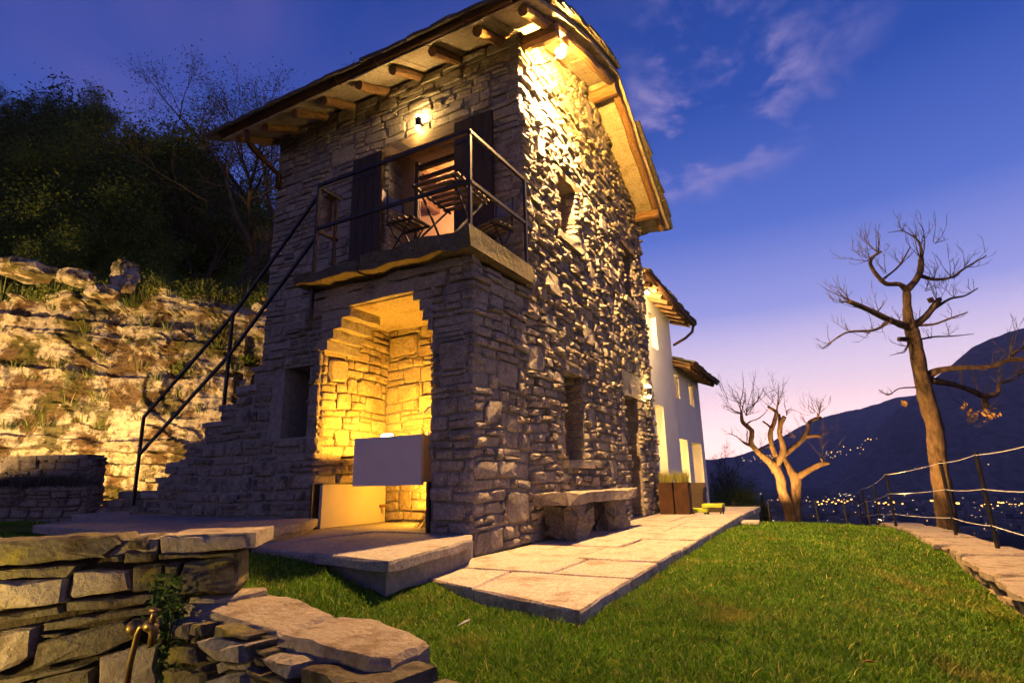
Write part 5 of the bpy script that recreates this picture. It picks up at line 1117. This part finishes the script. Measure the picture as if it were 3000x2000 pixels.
# ------------------------------------------------------------------ woodland trees
def tree_mesh(seed, H, trunk_r, levels, nleaf, leaf, lsize, spread=.55, first=.25, upw=.25, leafmat='leaf', bark='bark_dark', nb=(4, 7), lspr=.35, bare=0):
    rg = random.Random(seed); wood = MB(); tips = []
    def grow(p, d, L, r, lv):
        k = 5; pts = [p]; dd = d
        for i in range(k):
            dd = dd + np.array([rg.gauss(0, .11), rg.gauss(0, .11), rg.gauss(0, .06) + upw * .12]); dd /= np.linalg.norm(dd); pts.append(pts[-1] + dd * L / k)
        wood.tube(pts, [max(.004, r * (1 - .65 * i / k)) for i in range(k + 1)], 7 if lv == levels else (5 if lv > 1 else 3), False)
        if lv <= 1:
            tips.extend(pts[1:])
        if lv == 0: return
        n = rg.randint(*nb) + (2 if lv == levels else 0)
        for i in range(n):
            f = rg.uniform(first if lv == levels else .2, 1); j = min(k - 1, int(f * k)); q = pts[j] + (pts[j + 1] - pts[j]) * (f * k - j)
            a = np.array([rg.gauss(0, 1) for _ in range(3)]); a -= dd * (a @ dd); a /= np.linalg.norm(a) + 1e-9
            e = dd * (1 - spread * .6) + a * spread * rg.uniform(.7, 1.3) + Z_ * upw * .5; e /= np.linalg.norm(e)
            grow(q, e, L * rg.uniform(.38, .62) * (1.15 - .35 * f), r * .42 * (1.1 - .4 * f), lv - 1)
        grow(pts[-1], dd, L * .5, r * .36, lv - 1)
    grow(V3(0, 0, -.3), V3(rg.gauss(0, .05), rg.gauss(0, .05), 1), H * .62, trunk_r, levels)
    tp = np.array(tips); lc = None
    if nleaf: lc = leaf_cloud(lambda: tp[rg.randrange(len(tp))] + np.array([rg.gauss(0, lspr) for _ in range(3)]), nleaf, lsize, rg, .2)
    return mesh_of('trunk', wood, bark), (mesh_of('crown', lc, leafmat) if lc else None)
TM = [tree_mesh(101, 9, .17, 3, 17000, 1, .105, .8, .15, .12, 'leaf', lspr=.5), tree_mesh(102, 10, .18, 3, 17000, 1, .10, .7, .2, .18, 'leaf_dark', lspr=.5), tree_mesh(103, 8, .14, 3, 15000, 1, .095, .85, .12, .1, 'leaf', lspr=.45),
      tree_mesh(104, 12, .2, 4, 15000, 1, .034, .62, .2, .3, 'leaf_bud', lspr=.22, nb=(4, 6)), tree_mesh(105, 8, .15, 4, 2500, 1, .032, .6, .2, .28, 'leaf_bud', lspr=.2, nb=(4, 6)), tree_mesh(106, 6, .10, 3, 11000, 1, .065, .95, .08, .05, 'leaf', lspr=.4),
      tree_mesh(107, 10, .17, 3, 17000, 1, .075, .75, .3, .15, 'leaf', lspr=.3)]
TH = [max(v.co.z for me in t if me for v in me.vertices) for t in TM]
def tree(k, p, s, lab, group='trees on the hillside', rz=0, name='woodland_tree', sx=1):
    t = thing(name, lab, 'tree', tuple(p), group); t.scale = (s * sx, s * sx, s); t.rotation_euler = (0, 0, rz)
    for nm, me in zip(('trunk', 'crown'), TM[k]):
        if me: o = bpy.data.objects.new(nm, me); COL.objects.link(o); o.parent = t
def on_hill(u, d):
    """point on the hillside under the photo column u at distance d"""
    p = PD(u, 700, d); return V3(p[0], p[1], hill_z(p[0], p[1]))
def h_for(u, v, p, Hm):  # scale so that the top of the tree reaches row v
    d = (p - CAM) @ fw; top = PD(u, v, d)[2]; return max(.3, (top - p[2]) / Hm)
rgt = random.Random(31)
specs = [(6, 250, 26, 90, 'leafy tree with round open crown standing out against the dusk sky', 10.5), (3, 535, 21, -30, 'tall thin leaved tree with fine branches beside the roof corner', 13.8), (4, 425, 24, 270, 'smaller bare branching tree left of the tall thin leaved one', 10), (3, 690, 30, 130, 'thin bare tree top showing just over the gutter', 13.8), (4, 600, 17, 430, 'slender bare tree close behind the tower corner', 10),
         (0, 60, 19, 330, 'dense dark tree at the far left above the cliff', 10), (1, 190, 22, 300, 'broad dark green tree below the round crowned one', 11), (2, 320, 20, 420, 'mid green bushy tree in the middle of the slope', 9), (0, 130, 34, 190, 'big dark tree high on the left slope', 10), (1, 20, 40, 140, 'dark tree on the hill crest at the far left', 11), (2, 380, 27, 470, 'brighter green tree in the dip of the slope', 9), (0, 470, 34, 520, 'dark rounded tree low behind the bare trees', 10), (1, 560, 40, 560, 'distant dark tree beneath the tall bare tree', 11), (2, 110, 16, 470, 'shrubby tree just above the cliff at the left', 9), (5, 400, 15.5, 600, 'bushy undergrowth tree above the cliff brow', 6.5), (5, 490, 16, 640, 'low leafy tree behind the stair post', 6.5), (5, 300, 16.5, 560, 'leafy sapling clump behind the upright boulder', 6.5), (5, 200, 15.5, 580, 'undergrowth tree above the flat boulder', 6.5), (5, 30, 15, 560, 'undergrowth tree above the long rock slab', 6.5), (2, 560, 22, 640, 'dark leafy tree filling the gap beside the tower', 9),
         (0, -120, 22, 250, 'dense dark tree left of the far left one', 10), (1, -60, 30, 120, 'tall dark tree on the upper left slope', 11)]
for k, u, d, v, lab, Hm in specs:
    p = on_hill(u, d); Hm = TH[k]; tree(k, p, h_for(u, v, p, Hm), lab, rz=rgt.uniform(0, 6.28), sx=1.45 if k == 3 else 1.1)
for _ in range(60):
    u, d = rgt.uniform(-150, 680), rgt.uniform(22, 130); k = rgt.choice((0, 1, 2, 2, 6)); p = on_hill(u, d)
    tree(k, p, rgt.uniform(.6, .9) * (1 + d / 200), 'one of the many dark trees massed on the hillside behind the cliff', 'trees massed on the hillside', rgt.uniform(0, 6.28))
# loose background wood further up the hillside, one mass
bg = MB()
def bgp():
    while True:
        u = rgt.uniform(-250, 700); d = rgt.uniform(30, 150); p = on_hill(u, d); return p + V3(rgt.gauss(0, 1), rgt.gauss(0, 1), abs(rgt.gauss(0, 2.4)) * (1 + fnz(p[0] * .15, p[1] * .15, 5)))
wood = leaf_cloud(bgp, 60000, .30, rgt, .2)
part('far_wood', wood, 'leaf_dark', None, kind='stuff', label='dark mass of woodland covering the upper left hillside', category='wood')
# trees past the white houses and below the lawn
for k, u, v0, d, v, lab, Hm, nm in ((4, 1655, 1180, 26, 1000, 'bare bushy tree just past the lower white house', 10, 'bare_tree'), (5, 1690, 1185, 27, 1075, 'dark evergreen bush at the corner of the far terrace', 6.5, 'dark_bush'), (4, 1715, 1190, 30, 1090, 'low bare thicket tree left of the forked tree', 10, 'bare_tree'), (5, 1640, 1180, 24, 1090, 'dark bush hugging the far white wall', 6.5, 'dark_bush'), (5, 1668, 1190, 25, 1055, 'tall dark bush between the far house and the forked tree', 6.5, 'dark_bush'), (4, 1672, 1180, 28, 1030, 'thin bare tree rising above the dark bushes', 10, 'bare_tree')):
    p = PD(u, v0, d); p[2] -= .5; tree(k, p, h_for(u, v, p, TH[k]), lab, 'trees past the white houses', rgt.uniform(0, 6), nm, 1.0)
for u, v0, v, d, lab in ((1757, 1200, 1140, 40, 'small dark conifer below the lawn edge, the taller of two'), (1768, 1205, 1162, 41, 'small dark conifer below the lawn edge, the shorter of two')):
    p = PD(u, v0, d); top = PD(u, v, d); t = thing('conifer', lab, 'tree', tuple(p), 'conifers below the lawn'); h = top[2] - p[2]; mb = leaf_cloud(lambda: (lambda f, a: p + V3(math.cos(a) * h * .16 * (1.05 - f), math.sin(a) * h * .16 * (1.05 - f), f * h))(rgt.random() ** 1.3, rgt.uniform(0, 6.28)), 900, .09, rgt)
    part('crown', mb, 'leaf_dark', t); part('trunk', MB().tube([p - Z_ * .8, p + Z_ * h * .9], [.08, .02], 5), 'bark_dark', t)

# ------------------------------------------------------------------ town in the valley
rgv = random.Random(12); hs = MB(); lw = MB(); lo = MB()
def vbox(mb, p, w, d, h, a=0): 
    c, s = math.cos(a), math.sin(a); mb.add([(p[0] + x * c - y * s, p[1] + x * s + y * c, p[2] + z) for z in (0, h) for x, y in ((-w, -d), (w, -d), (w, d), (-w, d))], [(3, 2, 1, 0), (4, 5, 6, 7), (0, 1, 5, 4), (1, 2, 6, 5), (2, 3, 7, 6), (3, 0, 4, 7)])
for _ in range(420):
    u = rgv.uniform(1560, 2700); v = rgv.choice((rgv.gauss(1165, 14), rgv.uniform(1140, 1235)))
    p = PZ(u, max(1136, v), -80); dd = np.linalg.norm(p - CAM); 
    if dd > 2600: continue
    a = rgv.uniform(0, 3); h = rgv.uniform(5, 11); w, d = rgv.uniform(4, 9), rgv.uniform(4, 8); vbox(hs, p, w, d, h, a)
    n = rgv.choice((0, 0, 1, 1, 1))
    for _ in range(n):
        q = p + (CAM - p) / dd * (max(w, d) + 1.5) + V3(rgv.uniform(-w, w), rgv.uniform(-w, w), rgv.uniform(2, h)); s = rgv.uniform(.2, .75) * dd / 1500; vbox(lw if rgv.random() < .6 else lo, q, s * rgv.uniform(.8, 1.8), s, s * 1.4, rgv.uniform(0, 3))
for u0, u1, v, n, s in ((1868, 1958, 1153, 16, 1.9), (2010, 2075, 1155, 9, 1.6), (2133, 2160, 1155, 3, 2.6), (2190, 2205, 1155, 2, 2.2), (2290, 2352, 1157, 10, 1.7), (2250, 2300, 1160, 6, 1.3), (1925, 1965, 1136, 9, 1.3), (2400, 2600, 1158, 10, 1.7), (2060, 2160, 1208, 12, .9)):
    for i in range(n):
        u = u0 + (u1 - u0) * (i + rgv.random()) / n; p = PZ(u, v + rgv.gauss(0, 2.2), -74); dd = np.linalg.norm(p - CAM); q = s * dd / 1500 * rgv.uniform(.5, 1.1); vbox(lo if v > 1140 else lw, p, q, q, q * 1.3)
for u0, u1, v0, v1, n in ((1700, 1790, 1045, 1062, 26), (1895, 1945, 1035, 1052, 16), (1930, 1990, 1020, 1045, 8), (1980, 2020, 1005, 1012, 4), (2100, 2340, 1040, 1110, 10), (1765, 1775, 1046, 1052, 4)):
    for _ in range(n):
        u, v = rgv.uniform(u0, u1), rgv.uniform(v0, v1); p = PD(u, v, rgv.uniform(1900, 2050) if u > 1890 else 2300); q = rgv.uniform(.6, 1.6); vbox(lw if rgv.random() < .5 else lo, p, q, q, q * 1.3)
part('far_town', hs, 'house_far', None, kind='stuff', label='scatter of small houses on the valley floor far below', category='town')
part('town_lights', lo, 'town_warm', None, kind='stuff', label='orange street lights of the far town in the valley', category='lights')
part('town_windows', lw, 'town_white', None, kind='stuff', label='pale lit windows scattered across the far valley and mountainside', category='lights')

# ------------------------------------------------------------------ grass
def grass():
    g = np.random.default_rng(4); N_ = 420000
    def inside(P):
        x, y = P[:, 0], P[:, 1]; ok = x < 4.02
        ter = (x > 0) & (x < 1.69 - .02 * (y + 2.8)) & (y < 5.3) & (y > -2.16 - (x * .385)); ok &= ~ter
        ok &= ~((x < 1.47) & (y > 5.2)); ok &= ~((x < .03) & (y > -1.2)); 
        plat = (x < .47 - .16 * (y + 2.9)) & (x > -1.85) & (y > -2.58 - .19 * (x + 1.2)) & (y > -2.25 - .62 * (x + 1.79)); ok &= ~plat
        ok &= ~((x < -1.2) & (y > -2.95 - .1 * (x + 2.3)) & (x > -7.6)); 
        ok &= ~((x > .4) & (x < 2.12) & (y < -4.28 - .17 * (x - 1.04)) ); ok &= ~((x < 1.25) & (y < -4.52 + .87 * (x - 1.1))); ok &= ~(y < -4.9)
        return ok
    # ground points chosen evenly over the picture of the lawn, so that near blades stand as thick as far ones look
    d = 1.15 * (20 / 1.15) ** g.random(N_ * 3) ** .9; az = g.uniform(-.92, 1.05, N_ * 3); base = math.atan2(fw[1], fw[0])
    P = np.stack([CAM[0] + d * np.cos(base - az), CAM[1] + d * np.sin(base - az)], 1); k = inside(P); P = P[k][:N_]; d = d[k][:N_]; n = len(P)
    z = np.array([lawn_z(x, y) for x, y in P]) - .004
    patch = np.array([fnz(x * 1.1, y * 1.1, 30) for x, y in P]); h = g.uniform(.010, .032, n) * (1 + .5 * patch) * np.where(g.random(n) < .05, 1.9, 1); w = .0012 * (1 + d / 2.4) * g.uniform(.6, 1.4, n)
    a = g.uniform(0, 6.283, n); lean = g.uniform(.1, 1.3, n) * h; b = a + g.uniform(.6, 2.4, n)
    sx, sy = np.cos(a) * w, np.sin(a) * w; lx, ly = np.cos(b) * lean, np.sin(b) * lean
    V = np.empty((n, 5, 3), np.float32)
    V[:, 0] = np.stack([P[:, 0] - sx, P[:, 1] - sy, z], 1); V[:, 1] = np.stack([P[:, 0] + sx, P[:, 1] + sy, z], 1)
    V[:, 2] = np.stack([P[:, 0] + sx * .8 + lx * .4, P[:, 1] + sy * .8 + ly * .4, z + h * .6], 1); V[:, 3] = np.stack([P[:, 0] - sx * .8 + lx * .4, P[:, 1] - sy * .8 + ly * .4, z + h * .6], 1)
    V[:, 4] = np.stack([P[:, 0] + lx, P[:, 1] + ly, z + h], 1)
    me = bpy.data.meshes.new('grass'); me.vertices.add(n * 5); me.vertices.foreach_set('co', V.ravel()); o = np.arange(n)[:, None] * 5
    li = np.concatenate([o + np.array([0, 1, 2, 3]), o + np.array([3, 2, 4])], 1).ravel(); me.loops.add(n * 7); me.loops.foreach_set('vertex_index', li.astype(np.int32))
    me.polygons.add(n * 2); ls = (np.arange(n)[:, None] * 7 + np.array([0, 4])).ravel(); me.polygons.foreach_set('loop_start', ls.astype(np.int32)); me.update(calc_edges=True); me.validate()
    me.materials.append(MAT['grass']); ob = bpy.data.objects.new('grass', me); COL.objects.link(ob); setp(ob, kind='stuff', label='short green lawn grass around the stone terrace', category='grass')
grass()
for lab, u, v in (('dry brown leaf lying on the lawn beside the terrace edge', 1526, 1384), ('reddish dry leaf lying on the lawn near the low wall', 2000, 1605 * .96), ('dry leaf on the grass further from the terrace edge', 1636, 1386), ('small dry leaf on the open lawn', 2020, 1363)):
    p = PZ(u, v, -.11); mb = MB().add([p + V3(-.03, 0, .03), p + V3(0, -.015, .045), p + V3(.03, .005, .035), p + V3(0, .018, .04)], [(0, 1, 2), (0, 2, 3)]); setp(part('fallen_leaf', mb, 'dead', None), label=lab, category='leaf')
p = PZ(1057, 1453, -.08); mb = MB()
for i in range(6): a = i / 6; mb.add([p + V3(-.02 + .035 * a, .0 + .02 * a, .03 + .03 * a), p + V3(-.02 + .07 * a, .012 + .02 * a, .03 + .03 * a), p + V3(-.005 + .07 * a, .0 + .02 * a, .045 + .03 * a), p + V3(-.02 + .07 * a, -.012 + .02 * a, .03 + .03 * a)], [(0, 1, 2), (0, 2, 3)])
setp(part('feather', mb, 'white', None), label='small white feather lying in the grass near the capstones', category='feather')

# ------------------------------------------------------------------ evening haze in the valley air
hz = bpy.data.materials.new('evening_haze'); hz.use_nodes = True; nt = hz.node_tree; nt.nodes.clear()
o = nt.nodes.new('ShaderNodeOutputMaterial'); v = nt.nodes.new('ShaderNodeVolumePrincipled'); v.inputs['Color'].default_value = (.62, .70, 1.0, 1); v.inputs['Density'].default_value = 1.0e-4
nt.links.new(v.outputs[0], o.inputs['Volume'])
hb = part('haze', MB().box((-6100, -6100, -86), (6100, 6100, 760)), hz, None, kind='stuff', label='thin blue evening haze filling the valley', category='haze')
